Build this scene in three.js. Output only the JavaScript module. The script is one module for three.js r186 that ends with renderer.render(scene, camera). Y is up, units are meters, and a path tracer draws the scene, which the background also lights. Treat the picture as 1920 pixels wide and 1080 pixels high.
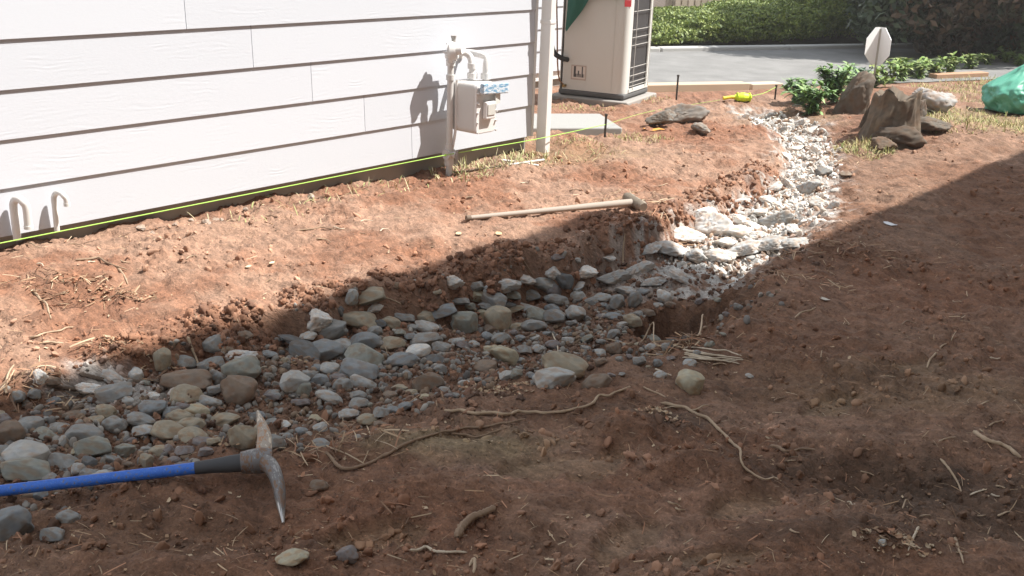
import * as THREE from 'three';
import { mergeGeometries, mergeVertices } from 'three/addons/utils/BufferGeometryUtils.js';
import { RoundedBoxGeometry } from 'three/addons/geometries/RoundedBoxGeometry.js';
import { createNoise2D, createNoise3D } from 'simplex-noise';

// ---------------------------------------------------------------- camera, sky, sun, exposure
const scene = new THREE.Scene();
const F = 2050, EYE = 1.45, PITCH = THREE.MathUtils.degToRad(18.465), ROLL = THREE.MathUtils.degToRad(2.1);
const fw = new THREE.Vector3(0, -Math.sin(PITCH), -Math.cos(PITCH));
const rt0 = new THREE.Vector3(1, 0, 0), up0 = new THREE.Vector3().crossVectors(rt0, fw);
const RT = rt0.clone().multiplyScalar(Math.cos(ROLL)).addScaledVector(up0, Math.sin(ROLL));
const UP = up0.clone().multiplyScalar(Math.cos(ROLL)).addScaledVector(rt0, -Math.sin(ROLL));
const camera = new THREE.PerspectiveCamera(2 * Math.atan(540 / F) * 180 / Math.PI, 1920 / 1080, 0.05, 300);
camera.position.set(0, EYE, 0);
camera.quaternion.setFromRotationMatrix(new THREE.Matrix4().makeBasis(RT, UP, fw.clone().negate()));

// house frame: D runs along the wall away from us, N is the wall's outward normal
const D = new THREE.Vector3(0.631, 0, -0.776).normalize(), N = new THREE.Vector3(0.776, 0, 0.631).normalize();
const WALL_TURN = Math.atan2(0.776, 0.631);
const SUN = N.clone().multiplyScalar(0.72).addScaledVector(D, 0.695).normalize().multiplyScalar(Math.cos(0.977));
SUN.y = Math.sin(0.977);

// hazy clear sky: pale at the horizon, soft blue overhead, a little brighter round the sun
{
  const w = 256, h = 128, d = new Float32Array(w * h * 4);
  for (let j = 0; j < h; j++) for (let i = 0; i < w; i++) {
    const ph = (0.5 - (j + 0.5) / h) * -Math.PI, th = ((i + 0.5) / w - 0.5) * 2 * Math.PI, c = Math.cos(ph);
    const v = new THREE.Vector3(Math.cos(th) * c, Math.sin(ph), Math.sin(th) * c), e = Math.max(0, v.y), t = Math.pow(e, 0.55);
    const g = 0.5 * Math.pow(Math.max(0, v.dot(SUN)), 6), k = (j * w + i) * 4;
    const col = v.y < 0 ? [0.30, 0.25, 0.21] : [lerp0(1.10, 0.66, t) + g, lerp0(1.08, 0.74, t) + g * 0.96, lerp0(1.06, 0.86, t) + g * 0.9];
    d[k] = col[0]; d[k + 1] = col[1]; d[k + 2] = col[2]; d[k + 3] = 1;
  }
  function lerp0(a, b, t) { return a + (b - a) * t; }
  const tex = new THREE.DataTexture(d, w, h, THREE.RGBAFormat, THREE.FloatType);
  tex.mapping = THREE.EquirectangularReflectionMapping; tex.magFilter = THREE.LinearFilter; tex.minFilter = THREE.LinearFilter; tex.needsUpdate = true;
  scene.background = tex; scene.environment = tex;
}
scene.environmentIntensity = 0.62; scene.backgroundIntensity = 0.62;

const sun = new THREE.DirectionalLight(new THREE.Color(1, 0.96, 0.9), 4.3);
sun.name = 'sun';
sun.target.position.set(1, 0, -7);
sun.position.copy(SUN).multiplyScalar(30).add(sun.target.position); sun.castShadow = true;
sun.shadow.mapSize.set(4096, 4096);
Object.assign(sun.shadow.camera, { left: -14, right: 14, top: 14, bottom: -14, near: 1, far: 70 });
scene.add(sun); scene.add(sun.target);

const renderer = new THREE.WebGLRenderer({ antialias: true });
renderer.toneMapping = THREE.LinearToneMapping;
renderer.toneMappingExposure = 2.2;
renderer.shadowMap.enabled = true;

// ---------------------------------------------------------------- helpers
let seed = 20240611;
function rnd() { seed = (seed + 0x6D2B79F5) | 0; let t = Math.imul(seed ^ (seed >>> 15), 1 | seed); t = (t + Math.imul(t ^ (t >>> 7), 61 | t)) ^ t; return ((t ^ (t >>> 14)) >>> 0) / 4294967296; }
const rr = (a, b) => a + (b - a) * rnd();
const pick = a => a[Math.floor(rnd() * a.length)];
const n2 = createNoise2D(rnd), n2b = createNoise2D(rnd), n3 = createNoise3D(rnd);
const sm = (a, b, x) => { const t = Math.min(1, Math.max(0, (x - a) / (b - a))); return t * t * (3 - 2 * t); };
const lerp = (a, b, t) => a + (b - a) * t;
const V = (x, y, z) => new THREE.Vector3(x, y, z);
const taken = {};
function numbered(name) { const k = taken[name] = (taken[name] ?? -1) + 1; return k ? `${name}_${String(k).padStart(3, '0')}` : name; }
function meta(o, label, category, group) { o.userData = { label, category }; if (group) o.userData.group = group; return o; }
function thing(name, label, category, pos = [0, 0, 0], turn = 0, group) {
  const g = new THREE.Group(); g.name = numbered(name); g.position.set(...pos); g.rotation.y = turn; scene.add(g); return meta(g, label, category, group);
}
function shadows(m) { m.castShadow = true; m.receiveShadow = true; return m; }
function part(name, geo, mat, parent) { const m = shadows(new THREE.Mesh(geo, mat)); m.name = name; parent.add(m); return m; }
function solo(name, geo, mat, label, category, group) { const m = shadows(new THREE.Mesh(geo, mat)); m.name = numbered(name); scene.add(m); return meta(m, label, category, group); }
function struct(name, geo, mat, label) { const m = shadows(new THREE.Mesh(geo, mat)); m.name = numbered(name); m.userData = { kind: 'structure', label }; scene.add(m); return m; }
function mat(r, g, b, rough = 0.85, extra = {}) { return new THREE.MeshStandardMaterial({ color: new THREE.Color().setRGB(r, g, b), roughness: rough, ...extra }); }
function tx(geo, x = 0, y = 0, z = 0, rx = 0, ry = 0, rz = 0) { const e = new THREE.Matrix4().makeRotationFromEuler(new THREE.Euler(rx, ry, rz)); e.setPosition(x, y, z); return geo.applyMatrix4(e); }
const box = (w, h, d, x = 0, y = 0, z = 0) => new THREE.BoxGeometry(w, h, d).translate(x, y, z);
const rbox = (w, h, d, r, x = 0, y = 0, z = 0) => new RoundedBoxGeometry(w, h, d, 3, r).translate(x, y, z);
const cyl = (r1, r2, h, x = 0, y = 0, z = 0, seg = 20) => new THREE.CylinderGeometry(r1, r2, h, seg).translate(x, y, z);
function tube(pts, r, seg = 24, rad = 8) { return new THREE.TubeGeometry(new THREE.CatmullRomCurve3(pts), seg, r, rad, false); }
function taperTube(pts, r0, r1, seg = 20, rad = 6, wob = 0) {
  const c = new THREE.CatmullRomCurve3(pts), g = new THREE.TubeGeometry(c, seg, 1, rad, false), p = g.attributes.position;
  for (let i = 0; i <= seg; i++) { const ctr = c.getPointAt(i / seg), r = lerp(r0, r1, i / seg) * (1 + wob * n2(i * 0.7, pts[0].x * 9)) * (i === 0 || i === seg ? .12 : i === 1 || i === seg - 1 ? .85 : 1); for (let j = 0; j <= rad; j++) { const k = i * (rad + 1) + j; p.setXYZ(k, ctr.x + (p.getX(k) - ctr.x) * r, ctr.y + (p.getY(k) - ctr.y) * r, ctr.z + (p.getZ(k) - ctr.z) * r); } }
  g.computeVertexNormals(); return g;
}
const clean = g => { const q = g.index ? g.toNonIndexed() : g; for (const k of Object.keys(q.attributes)) if (!['position', 'normal', 'uv'].includes(k)) q.deleteAttribute(k); return q; };
const merge = a => mergeGeometries(a.map(clean));
function dataTex(w, h, fn, srgb = false, rep = [1, 1]) {
  const d = new Uint8Array(w * h * 4);
  for (let j = 0; j < h; j++) for (let i = 0; i < w; i++) { const c = fn(i / w, j / h, i, j), k = (j * w + i) * 4; for (let q = 0; q < 3; q++) d[k + q] = Math.max(0, Math.min(255, c[q])); d[k + 3] = 255; }
  const t = new THREE.DataTexture(d, w, h); t.wrapS = t.wrapT = THREE.RepeatWrapping; t.magFilter = THREE.LinearFilter; t.minFilter = THREE.LinearMipmapLinearFilter; t.generateMipmaps = true;
  if (srgb) t.colorSpace = THREE.SRGBColorSpace; t.repeat.set(...rep); t.needsUpdate = true; return t;
}
// tileable value noise on the unit square: about f cells across, three octaves, -1..1
const LAT = new Float32Array(65536).map(() => rnd() * 2 - 1);
function cell(i, j, f, s) { i = ((i % f) + f) % f; j = ((j % f) + f) % f; return LAT[(Math.imul(i + 1 + s * 131, 73856093) ^ Math.imul(j + 1 + s * 57, 19349663)) >>> 3 & 65535]; }
function vn(u, v, f, s) { const x = u * f, y = v * f, i = Math.floor(x), j = Math.floor(y), a = x - i, b = y - j, p = a * a * (3 - 2 * a), q = b * b * (3 - 2 * b); return lerp(lerp(cell(i, j, f, s), cell(i + 1, j, f, s), p), lerp(cell(i, j + 1, f, s), cell(i + 1, j + 1, f, s), p), q); }
function tn(u, v, f, s = 0) { s = Math.round(s); return 0.9 * (0.6 * vn(u, v, f, s) + 0.3 * vn(u, v, f * 2, s + 5) + 0.2 * vn(u, v, f * 4, s + 9)); }

// photo pixel -> direction, flat level, or terrain
function ray(x, y) { return fw.clone().multiplyScalar(F).addScaledVector(RT, x - 960).addScaledVector(UP, 540 - y).normalize(); }
function G(x, y, h = 0) { const d = ray(x, y); return camera.position.clone().addScaledVector(d, (h - EYE) / d.y); }
function depthOf(p) { return p.clone().sub(camera.position).dot(fw); }

// ---------------------------------------------------------------- terrain
const W0 = V(0.072, 0, -7.078);              // house corner at ground
const W0N = W0.dot(N), W0D = W0.dot(D);
// the two rims of the trench in the photograph, and its depth
const TR = [[-300, 790, -300, 1010, .06], [0, 715, 0, 965, .07], [290, 662, 290, 905, .08], [560, 602, 560, 830, .10], [645, 556, 740, 775, .13], [830, 530, 850, 718, .17], [1000, 492, 1080, 676, .23], [1140, 456, 1205, 640, .27], [1212, 434, 1285, 545, .22], [1300, 402, 1450, 480, .13], [1400, 352, 1550, 412, .09], [1448, 310, 1590, 335, .09], [1455, 272, 1592, 282, .08], [1420, 236, 1560, 244, .06], [1370, 212, 1450, 208, .04]]
  .map(([x, y, x2, y2, dep]) => { const p = G(x, y), q = G(x2, y2); return { x: (p.x + q.x) / 2, z: (p.z + q.z) / 2, w: p.distanceTo(q) / 2, dep }; });
function trench(x, z) {
  let best = 1e9, o = null;
  for (let i = 0; i < TR.length - 1; i++) {
    const a = TR[i], b = TR[i + 1], ex = b.x - a.x, ez = b.z - a.z, L2 = ex * ex + ez * ez;
    const t0 = ((x - a.x) * ex + (z - a.z) * ez) / L2, t = Math.min(1, Math.max(0, t0));
    const qx = x - a.x - ex * t, qz = z - a.z - ez * t, q = qx * qx + qz * qz;
    if (q < best) { best = q; const side = ex * qz - ez * qx; o = { u: Math.sqrt(q) * (side > 0 ? 1 : -1), w: lerp(a.w, b.w, t), dep: lerp(a.dep, b.dep, t), k: i + t, end: (i === TR.length - 2 && t0 > 1) ? (t0 - 1) * Math.sqrt(L2) : 0 }; }
  }
  return o;
}
const BUMPS = [ // pixel, radius across, radius deep, height
  [1180, 815, .22, .16, .055], [1650, 900, .22, .12, -.075], [1560, 850, .2, .09, .03], [1780, 850, .25, .1, .03], [1380, 960, .3, .13, -.035], [1180, 1000, .18, .10, -.03], [850, 850, .28, .14, .025],
  [960, 980, .16, .09, .03], [900, 990, .07, .06, -.03], [1180, 880, .3, .05, .03], [1330, 880, .2, .1, .03], [1375, 545, .26, .2, .10], [1080, 655, .1, .12, -.05], [690, 850, .2, .1, .02], [160, 575, .28, .12, .02], [110, 590, .1, .06, -.04], [240, 560, .1, .06, -.02],
  [1120, 425, .3, .2, .035], [700, 555, .12, .15, .02], [1250, 400, .2, .25, .02], [1430, 355, .08, .15, .03], [1680, 250, .45, .35, .11], [1570, 215, .35, .3, .08], [1800, 250, .8, .5, .05], [300, 1010, .5, .12, -.05], [620, 700, .15, .1, .04], [520, 650, .12, .08, .04],
  [1500, 1000, .25, .1, .03], [1850, 980, .25, .12, -.05], [1700, 720, .4, .2, .02], [820, 940, .3, .1, .02], [500, 1060, .3, .1, .015], [100, 1060, .4, .1, .02], [1300, 250, .3, .3, .03], [1240, 700, .2, .12, .02]
].map(([x, y, a, b, h]) => { const p = G(x, y); return { x: p.x, z: p.z, a, b, h }; });
const ROADN = V(-0.42, 0, -0.907).normalize(), ROADE = V(0.907, 0, -0.42).normalize();   // across and along the road
const ROADA = G(1300, 163);
const roadCoord = (x, z) => (x - ROADA.x) * ROADN.x + (z - ROADA.z) * ROADN.z;
const PIT = G(1284, 634, -.27), inPit = (x, z, k = 1) => ((x - PIT.x) / .25) ** 2 + ((z - PIT.z) / .23) ** 2 < k;
// boot prints pressed into the loose foreground soil
const FEET = [[1180, 1000, .9], [1395, 940, .5], [860, 835, .7], [1010, 885, .4], [1120, 880, .95], [700, 1005, .3], [1560, 760, .6], [1720, 700, .5], [1330, 1050, .2]].map(([x, y, a]) => { const p = G(x, y); return { x: p.x, z: p.z, c: Math.cos(a), s: Math.sin(a) }; });
function tread(x, z) { let m = 0; for (const f of FEET) { const dx = x - f.x, dz = z - f.z; if (dx * dx + dz * dz > .06) continue; const u = dx * f.c - dz * f.s, v = dx * f.s + dz * f.c, w = .05 + .012 * Math.cos(u * 22), e = (u / .145) ** 4 + (v / w) ** 2; m = Math.max(m, 1 - sm(.65, 1.15, e + .12 * n2(x * 25, z * 25))); } return m; }
function Hs(x, z) {       // broad shape
  const s = x * D.x + z * D.z - W0D, o = x * N.x + z * N.z - W0N;
  let h = Math.max(0, Math.min(4, -s)) * 0.021 * (1 - sm(0.1, 1.3, o));
  for (const b of BUMPS) { const e = ((x - b.x) / b.a) ** 2 + ((z - b.z) / b.b) ** 2; if (e < 6) h += b.h * Math.exp(-e); }
  { const e = ((x - PIT.x) / .25) ** 2 + ((z - PIT.z) / .23) ** 2; if (e < 1.5) h -= .25 * (1 - sm(.25, 1.1, e + .3 * n2(x * 6, z * 6) + .15 * n2b(x * 17, z * 17))); }
  const t = trench(x, z);
  const wob = 0.07 * n2(x * 2.1 + 4, z * 2.1) + 0.035 * n2(x * 6, z * 6 + 3);
  const w = t.w + wob;
  const left = 1 - sm(w - 0.11, w + 0.01, -t.u), right = 1 - sm(w - 0.36, w + 0.08, t.u);
  h -= t.dep * (t.u < 0 ? left : right) * (1 - sm(0, 0.6, t.end));
  h += 0.02 * n2b(x * 0.9, z * 0.9) + 0.017 * n2b(x * 2.3, z * 2.3 + 9) + 0.012 * (1 - Math.abs(n2(x * 3.1 + 20, z * 4.2)));
  h -= .02 * tread(x, z);
  const rc = roadCoord(x, z);
  const flat = sm(-0.7, -0.05, rc);
  return lerp(h, -0.03, flat);
}
function rough(x, z) {    // clods and crumbs
  const o = x * N.x + z * N.z - W0N;
  const loose = 0.35 + 0.65 * sm(-0.2, 0.6, n2(x * 1.1 + 31, z * 1.1)) ;
  let r = 0.011 * n2(x * 6.5, z * 6.5) + 0.008 * (1 - Math.abs(n2b(x * 13, z * 13))) * loose + 0.005 * n2(x * 27, z * 27) * loose + 0.0045 * n2b(x * 55, z * 55) + 0.004 * n2(x * 34 + 7, z * 34);
  const c = n2(x * 17 + 50, z * 17); r += 0.012 * sm(0.45, 0.9, c) * loose;
  return 1.15 * r * (1 - .6 * tread(x, z)) * (1 - sm(-0.5, -0.05, roadCoord(x, z)));
}
const H = (x, z) => Hs(x, z) + rough(x, z);
function hit(px, py, lift = 0) {
  const d = ray(px, py); let t = 1.2, p = V();
  for (; t < 40; t += 0.03) { p.copy(camera.position).addScaledVector(d, t); if (p.y < H(p.x, p.z) + lift) break; }
  let a = t - 0.03, b = t; for (let i = 0; i < 8; i++) { const m = (a + b) / 2; p.copy(camera.position).addScaledVector(d, m); if (p.y < H(p.x, p.z) + lift) b = m; else a = m; }
  return p;
}
const onGround = (x, z, l = 0) => V(x, H(x, z) + l, z);

function axis(stops) { // [[from,to,step0,step1]...]
  const a = []; for (const [p, q, s0, s1] of stops) { let x = p; while (x < q - 1e-6) { a.push(x); x += lerp(s0, s1, (x - p) / (q - p)); } } a.push(stops[stops.length - 1][1]); return a;
}
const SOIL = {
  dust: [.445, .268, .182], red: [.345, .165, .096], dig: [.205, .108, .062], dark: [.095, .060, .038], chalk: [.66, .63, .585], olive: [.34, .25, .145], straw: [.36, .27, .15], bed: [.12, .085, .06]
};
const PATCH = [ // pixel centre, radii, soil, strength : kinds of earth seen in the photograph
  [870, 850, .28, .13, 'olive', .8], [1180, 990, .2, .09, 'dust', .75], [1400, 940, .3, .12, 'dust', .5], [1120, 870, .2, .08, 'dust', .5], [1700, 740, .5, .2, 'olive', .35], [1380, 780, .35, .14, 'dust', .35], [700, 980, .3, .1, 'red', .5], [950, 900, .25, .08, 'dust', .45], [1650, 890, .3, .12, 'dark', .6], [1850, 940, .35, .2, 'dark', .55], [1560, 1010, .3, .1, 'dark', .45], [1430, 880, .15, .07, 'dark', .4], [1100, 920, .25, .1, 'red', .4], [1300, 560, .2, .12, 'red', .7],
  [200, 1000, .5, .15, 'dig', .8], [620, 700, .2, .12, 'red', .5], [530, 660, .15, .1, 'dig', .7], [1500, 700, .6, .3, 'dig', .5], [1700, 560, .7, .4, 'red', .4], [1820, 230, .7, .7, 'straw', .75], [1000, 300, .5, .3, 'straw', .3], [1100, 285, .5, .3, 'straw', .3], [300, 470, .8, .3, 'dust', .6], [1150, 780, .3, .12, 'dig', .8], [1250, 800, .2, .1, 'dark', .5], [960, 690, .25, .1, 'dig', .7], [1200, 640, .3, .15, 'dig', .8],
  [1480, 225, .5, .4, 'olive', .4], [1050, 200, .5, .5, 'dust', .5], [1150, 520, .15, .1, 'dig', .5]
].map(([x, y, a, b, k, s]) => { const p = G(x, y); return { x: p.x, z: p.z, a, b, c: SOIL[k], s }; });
const CHK = G(215, 705);
function soilColor(x, z) {
  const c = [0, 0, 0];
  const m = sm(-0.55, 0.55, n2(x * 0.8 + 3, z * 0.8) + 0.5 * n2(x * 2.7, z * 2.7 + 8) + 0.25 * n2b(x * 8, z * 8));
  for (let i = 0; i < 3; i++) c[i] = lerp(SOIL.red[i], SOIL.dust[i], m);
  const blend = (k, a) => { for (let i = 0; i < 3; i++) c[i] = lerp(c[i], k[i], a); };
  const edge = 0.35 * n2(x * 5, z * 5) + 0.3 * n2b(x * 14, z * 14);
  // dug side of the yard: turned, damper soil on the side away from the house
  const t = trench(x, z);
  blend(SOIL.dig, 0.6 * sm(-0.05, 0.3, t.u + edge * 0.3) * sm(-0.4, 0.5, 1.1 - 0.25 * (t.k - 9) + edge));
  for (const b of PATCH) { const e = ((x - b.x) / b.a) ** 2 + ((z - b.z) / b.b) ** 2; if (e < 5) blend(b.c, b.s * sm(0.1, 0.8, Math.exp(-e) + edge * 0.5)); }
  const inside = 1 - sm(t.w - 0.15, t.w + 0.05, Math.abs(t.u) + edge * 0.12);
  if (t.end < 0.3) {
    blend(SOIL.dig, inside * 0.75 * (1 - sm(8.0, 8.7, t.k)));
    if (!inPit(x, z, 1.9)) blend(SOIL.chalk, (1 - sm(t.w - 0.24, t.w + 0.02, Math.abs(t.u + .02) + edge * 0.3)) * sm(7.6, 8.5, t.k + edge * 0.5) * sm(-0.55, 0.1, n2(x * 7, z * 7) + 0.55 * n2b(x * 19, z * 19) + 0.2));
    blend(SOIL.chalk, 0.8 * (1 - sm(0.1, 0.26, Math.hypot(x - CHK.x, (z - CHK.z) * 1.6) + edge * 0.15)));
  }
  blend(SOIL.olive, .3 * tread(x, z));
  const rc = roadCoord(x, z); blend(SOIL.bed, sm(2.6, 3.2, rc));
  const yy = Hs(x, z); x += yy * D.x; z += yy * D.z;
  const v = 0.95 + 0.15 * n2(x * 4.5 + 60, z * 6) + 0.13 * n2b(x * 10, z * 12) + 0.15 * n2b(x * 21, z * 21) + 0.13 * n2(x * 45, z * 45);
  return [c[0] * v, c[1] * v, c[2] * v];
}
{
  const xs = axis([[-60, -12, 8, 3], [-12, -4.6, 1.0, 0.08], [-4.6, -2.4, 0.06, 0.02], [-2.4, 2.2, 0.0125, 0.0125], [2.2, 6.2, 0.014, 0.045], [6.2, 14, 0.1, 1.2], [14, 60, 2, 8]]);
  const zr = axis([[-6, 0.4, 1.0, 0.3], [0.4, 1.6, 0.2, 0.02], [1.6, 3.4, 0.0105, 0.0115], [3.4, 9.6, 0.0125, 0.034], [9.6, 13, 0.05, 0.3], [13, 60, 0.5, 8]]);
  const nx = xs.length, nz = zr.length, P = new Float32Array(nx * nz * 3), C = new Float32Array(nx * nz * 3), U = new Float32Array(nx * nz * 2), I = [];
  for (let j = 0; j < nz; j++) for (let i = 0; i < nx; i++) {
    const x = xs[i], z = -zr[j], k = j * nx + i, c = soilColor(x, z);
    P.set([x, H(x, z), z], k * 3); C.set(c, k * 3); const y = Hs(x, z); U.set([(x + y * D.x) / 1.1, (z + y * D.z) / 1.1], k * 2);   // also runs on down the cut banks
    if (i && j) I.push(k - nx - 1, k - nx, k - 1, k - nx, k, k - 1);
  }
  const g = new THREE.BufferGeometry();
  g.setAttribute('position', new THREE.BufferAttribute(P, 3)); g.setAttribute('color', new THREE.BufferAttribute(C, 3)); g.setAttribute('uv', new THREE.BufferAttribute(U, 2)); g.setIndex(I); g.computeVertexNormals();
  const grain = dataTex(1024, 1024, (u, v) => { const a = tn(u, v, 90, 1) * 0.5 + tn(u, v, 260, 2) * 0.5 + rnd() * 0.5 - 0.25; const sp = rnd(); let k = 205 + 55 * a; const fl = tn(u, v, 120, 11); if (fl > .5) k += 40; if (fl < -.5) k -= 45; return [k, k, k]; }, true);
  const relief = dataTex(1024, 1024, (u, v) => { const k = 128 + 70 * tn(u, v, 70, 5) + 50 * tn(u, v, 190, 6) + 30 * (rnd() - 0.5); return [k, k, k]; });
  const m = new THREE.MeshStandardMaterial({ vertexColors: true, map: grain, bumpMap: relief, bumpScale: 0.0085, roughness: 0.97 });
  struct('ground', g, m, 'bare reddish brown soil, dusty near the house and dug over beside the trench');
  console.log('ground verts', nx * nz);
}

// ---------------------------------------------------------------- road behind the yard
{
  const at = (a, b, y) => ROADA.clone().addScaledVector(ROADE, a).addScaledVector(ROADN, b).setY(y);
  const W = 2.95, g = new THREE.BufferGeometry(), p = [], uv = [], idx = [], n = 60, L0 = -0.55, L1 = 9.5;
  for (let i = 0; i <= n; i++) for (const b of [0, W]) { const a = lerp(L0, L1, i / n), q = at(a, b + (b ? 0 : 0.04 * n2(a * 2, 1)), -0.022); p.push(q.x, q.y, q.z); uv.push(a, b); }
  for (let i = 0; i < n; i++) idx.push(2 * i, 2 * i + 2, 2 * i + 1, 2 * i + 2, 2 * i + 3, 2 * i + 1);
  g.setAttribute('position', new THREE.Float32BufferAttribute(p, 3)); g.setAttribute('uv', new THREE.Float32BufferAttribute(uv, 2)); g.setIndex(idx); g.computeVertexNormals();
  const t = dataTex(512, 512, (u, v) => { const k = 212 + 22 * tn(u, v, 10, 8) + 30 * (rnd() - 0.5); return [k, k * .995, k * .985]; }, true, [0.5, 0.5]);
  struct('road', g, new THREE.MeshStandardMaterial({ map: t, color: new THREE.Color().setRGB(.27, .268, .265), roughness: 0.92 }), 'pale worn asphalt road running past the yard');
  const kerb = [];
  const k = thing('kerb', 'pale concrete kerb along the far side of the road', 'kerb');
  const kc = mat(.42, .41, .39, .9);
  for (let i = 0; i < 5; i++) { const q = at(L0 + 1 + i * 2.0, W + 0.075, -0.055); const b = part('kerb_stone', tx(rbox(1.985, 0.17, 0.15, 0.02), q.x, q.y, q.z, 0, Math.atan2(-ROADE.z, ROADE.x), 0), kc, k); }
}

// ---------------------------------------------------------------- house with lap siding
const WP = (s, h, o) => V(W0.x, 0, W0.z).addScaledVector(D, s).addScaledVector(N, o).setY(h);
const grainBump = dataTex(1024, 512, (u, v) => {
  const warp = 0.04 * tn(u, v, 5, 3) + 0.015 * tn(u, v, 14, 4);
  const y = v + warp, ring = Math.sin(2 * Math.PI * (y * 26 + 1.6 * tn(u, v, 3, 9)));
  const patchy = sm(-0.1, 0.5, tn(u, v, 7, 12));
  const k = 150 + 70 * ring * patchy * Math.abs(tn(u, v * 1, 12, 2)) + 16 * tn(u, v, 120, 6); return [k, k, k];
});
{
  const h = thing('house', 'house clad in off white lap siding beside the dug trench', 'house', [W0.x, 0, W0.z], WALL_TURN);
  const paint = [0, 1, 2].map(i => new THREE.MeshStandardMaterial({ color: new THREE.Color().setRGB(.555 - i * .008, .578 - i * .008, .622 - i * .008), roughness: 0.62, bumpMap: grainBump, bumpScale: 0.0014 }));
  const trim = mat(.74, .73, .71, .6), conc = mat(.30, .285, .26, .95);
  let bi = 0;
  function board(s0, s1, y, dz = 0, parent = h) {
    const L = s1 - s0, hgt = 0.228, prof = [[0.0215, 0], [0.0098, hgt], [0.001, hgt], [0.0112, 0]];
    const sh = new THREE.Shape(prof.map(([o, yy]) => new THREE.Vector2(o, yy)));
    const g = new THREE.ExtrudeGeometry(sh, { depth: L, bevelEnabled: false });   // x = outward, y = up, z = along
    g.rotateY(-Math.PI / 2);           // z(along) -> -x , x(outward) -> z
    g.translate(s1, y, dz);
    const p = g.attributes.position, uv = g.attributes.uv, off = (bi * 0.377) % 1, off2 = (bi * 0.61) % 1; bi++;
    for (let i = 0; i < p.count; i++) uv.setXY(i, (p.getX(i)) / 1.5 + off, p.getY(i) / 0.55 + off2);
    part('siding_board', g, paint[bi % 3], parent);
  }
  const step = 0.1998, y0 = 0.14;
  for (let r = 0; r < 13; r++) {
    const y = y0 + r * step; let j = -1.095 - 0.3655 * r; const cuts = [-0.002]; while (j > 0) j -= 3.66; 
    for (; j > -6.3; j -= 3.66) cuts.push(j); cuts.push(-6.4);
    for (let i = 0; i < cuts.length - 1; i++) board(cuts[i + 1] + 0.0016, cuts[i] - (i ? 0.0016 : 0), y);
    board(0.002, 3.2, y - 0.015, -2.0); 
  }
  part('wall', merge([box(6.4, 2.74, 0.14, -3.2, 1.53, -0.0715), box(0.14, 2.85, 1.94, -0.072, 1.47, -1.1115), box(3.2, 2.85, 0.14, 1.602, 1.47, -2.0715)]), trim, h);
  part('foundation', merge([box(6.41, 0.6, 0.12, -3.185, -0.14, -0.105), box(0.12, 0.6, 1.9, -0.065, -0.14, -1.117), box(3.2, 0.55, 0.12, 1.602, -0.16, -2.095)]), conc, h);
  part('corner_trim', box(0.022, 2.65, 0.06, 0.0115, 1.46, -0.01), trim, h);
  const roof = part('roof', tx(box(8.4, 0.1, 5.0), -2.6, 3.72, -1.95, 0.33, 0, 0), mat(.09, .085, .08, .95), h);
  part('gutter', box(7.2, 0.11, 0.1, -2.95, 2.83, 0.42), trim, h);
  part('soffit', box(7.2, 0.02, 0.42, -2.95, 2.88, 0.2), trim, h);
}
{ // downspout at the corner
  const d = thing('downspout', 'white rectangular downspout at the corner of the house', 'downspout', [W0.x, 0, W0.z], WALL_TURN);
  const m = mat(.74, .725, .70, .5);
  const sh = new THREE.Shape(); const a = .055, b = .078, r = .008;
  sh.moveTo(-a / 2 + r, -b / 2); sh.lineTo(a / 2 - r, -b / 2); sh.quadraticCurveTo(a / 2, -b / 2, a / 2, -b / 2 + r); sh.lineTo(a / 2, b / 2 - r); sh.quadraticCurveTo(a / 2, b / 2, a / 2 - r, b / 2); sh.lineTo(-a / 2 + r, b / 2); sh.quadraticCurveTo(-a / 2, b / 2, -a / 2, b / 2 - r); sh.lineTo(-a / 2, -b / 2 + r); sh.quadraticCurveTo(-a / 2, -b / 2, -a / 2 + r, -b / 2);
  const pipe = new THREE.ExtrudeGeometry(sh, { depth: 2.72, bevelEnabled: false }); pipe.rotateX(-Math.PI / 2); pipe.translate(0.062, 0.035, 0.072);
  part('pipe', pipe, m, d);
  part('joint_collar', rbox(.061, .022, .084, .004, 0.062, 0.865, 0.072), m, d);
  part('strap', box(.1, .03, .004, 0.05, 1.7, 0.115), m, d);
}
// ---------------------------------------------------------------- neighbouring house (right, out of frame): its eaves throw the long shadow
{
  const o = thing('neighbouring_house', 'two storey house across the side yard whose eaves shade the trench', 'house', [0, 0, 0], WALL_TURN);
  const w = mat(.42, .37, .31, .9), r = mat(.10, .09, .085, .95);
  // local x = D, z = N
  part('wall', merge([box(15.4, 6.8, 5.2, -0.1, 3.4, 3.3), box(14, 4.55, 5.2, 14.61, 2.27, 3.3)]), w, o);
  part('roof', merge([box(16.1, .18, 6.0, -0.15, 6.91, 3.19), box(15.5, .18, 6.0, 14.46, 4.70, 3.19)]), r, o);
}

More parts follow.
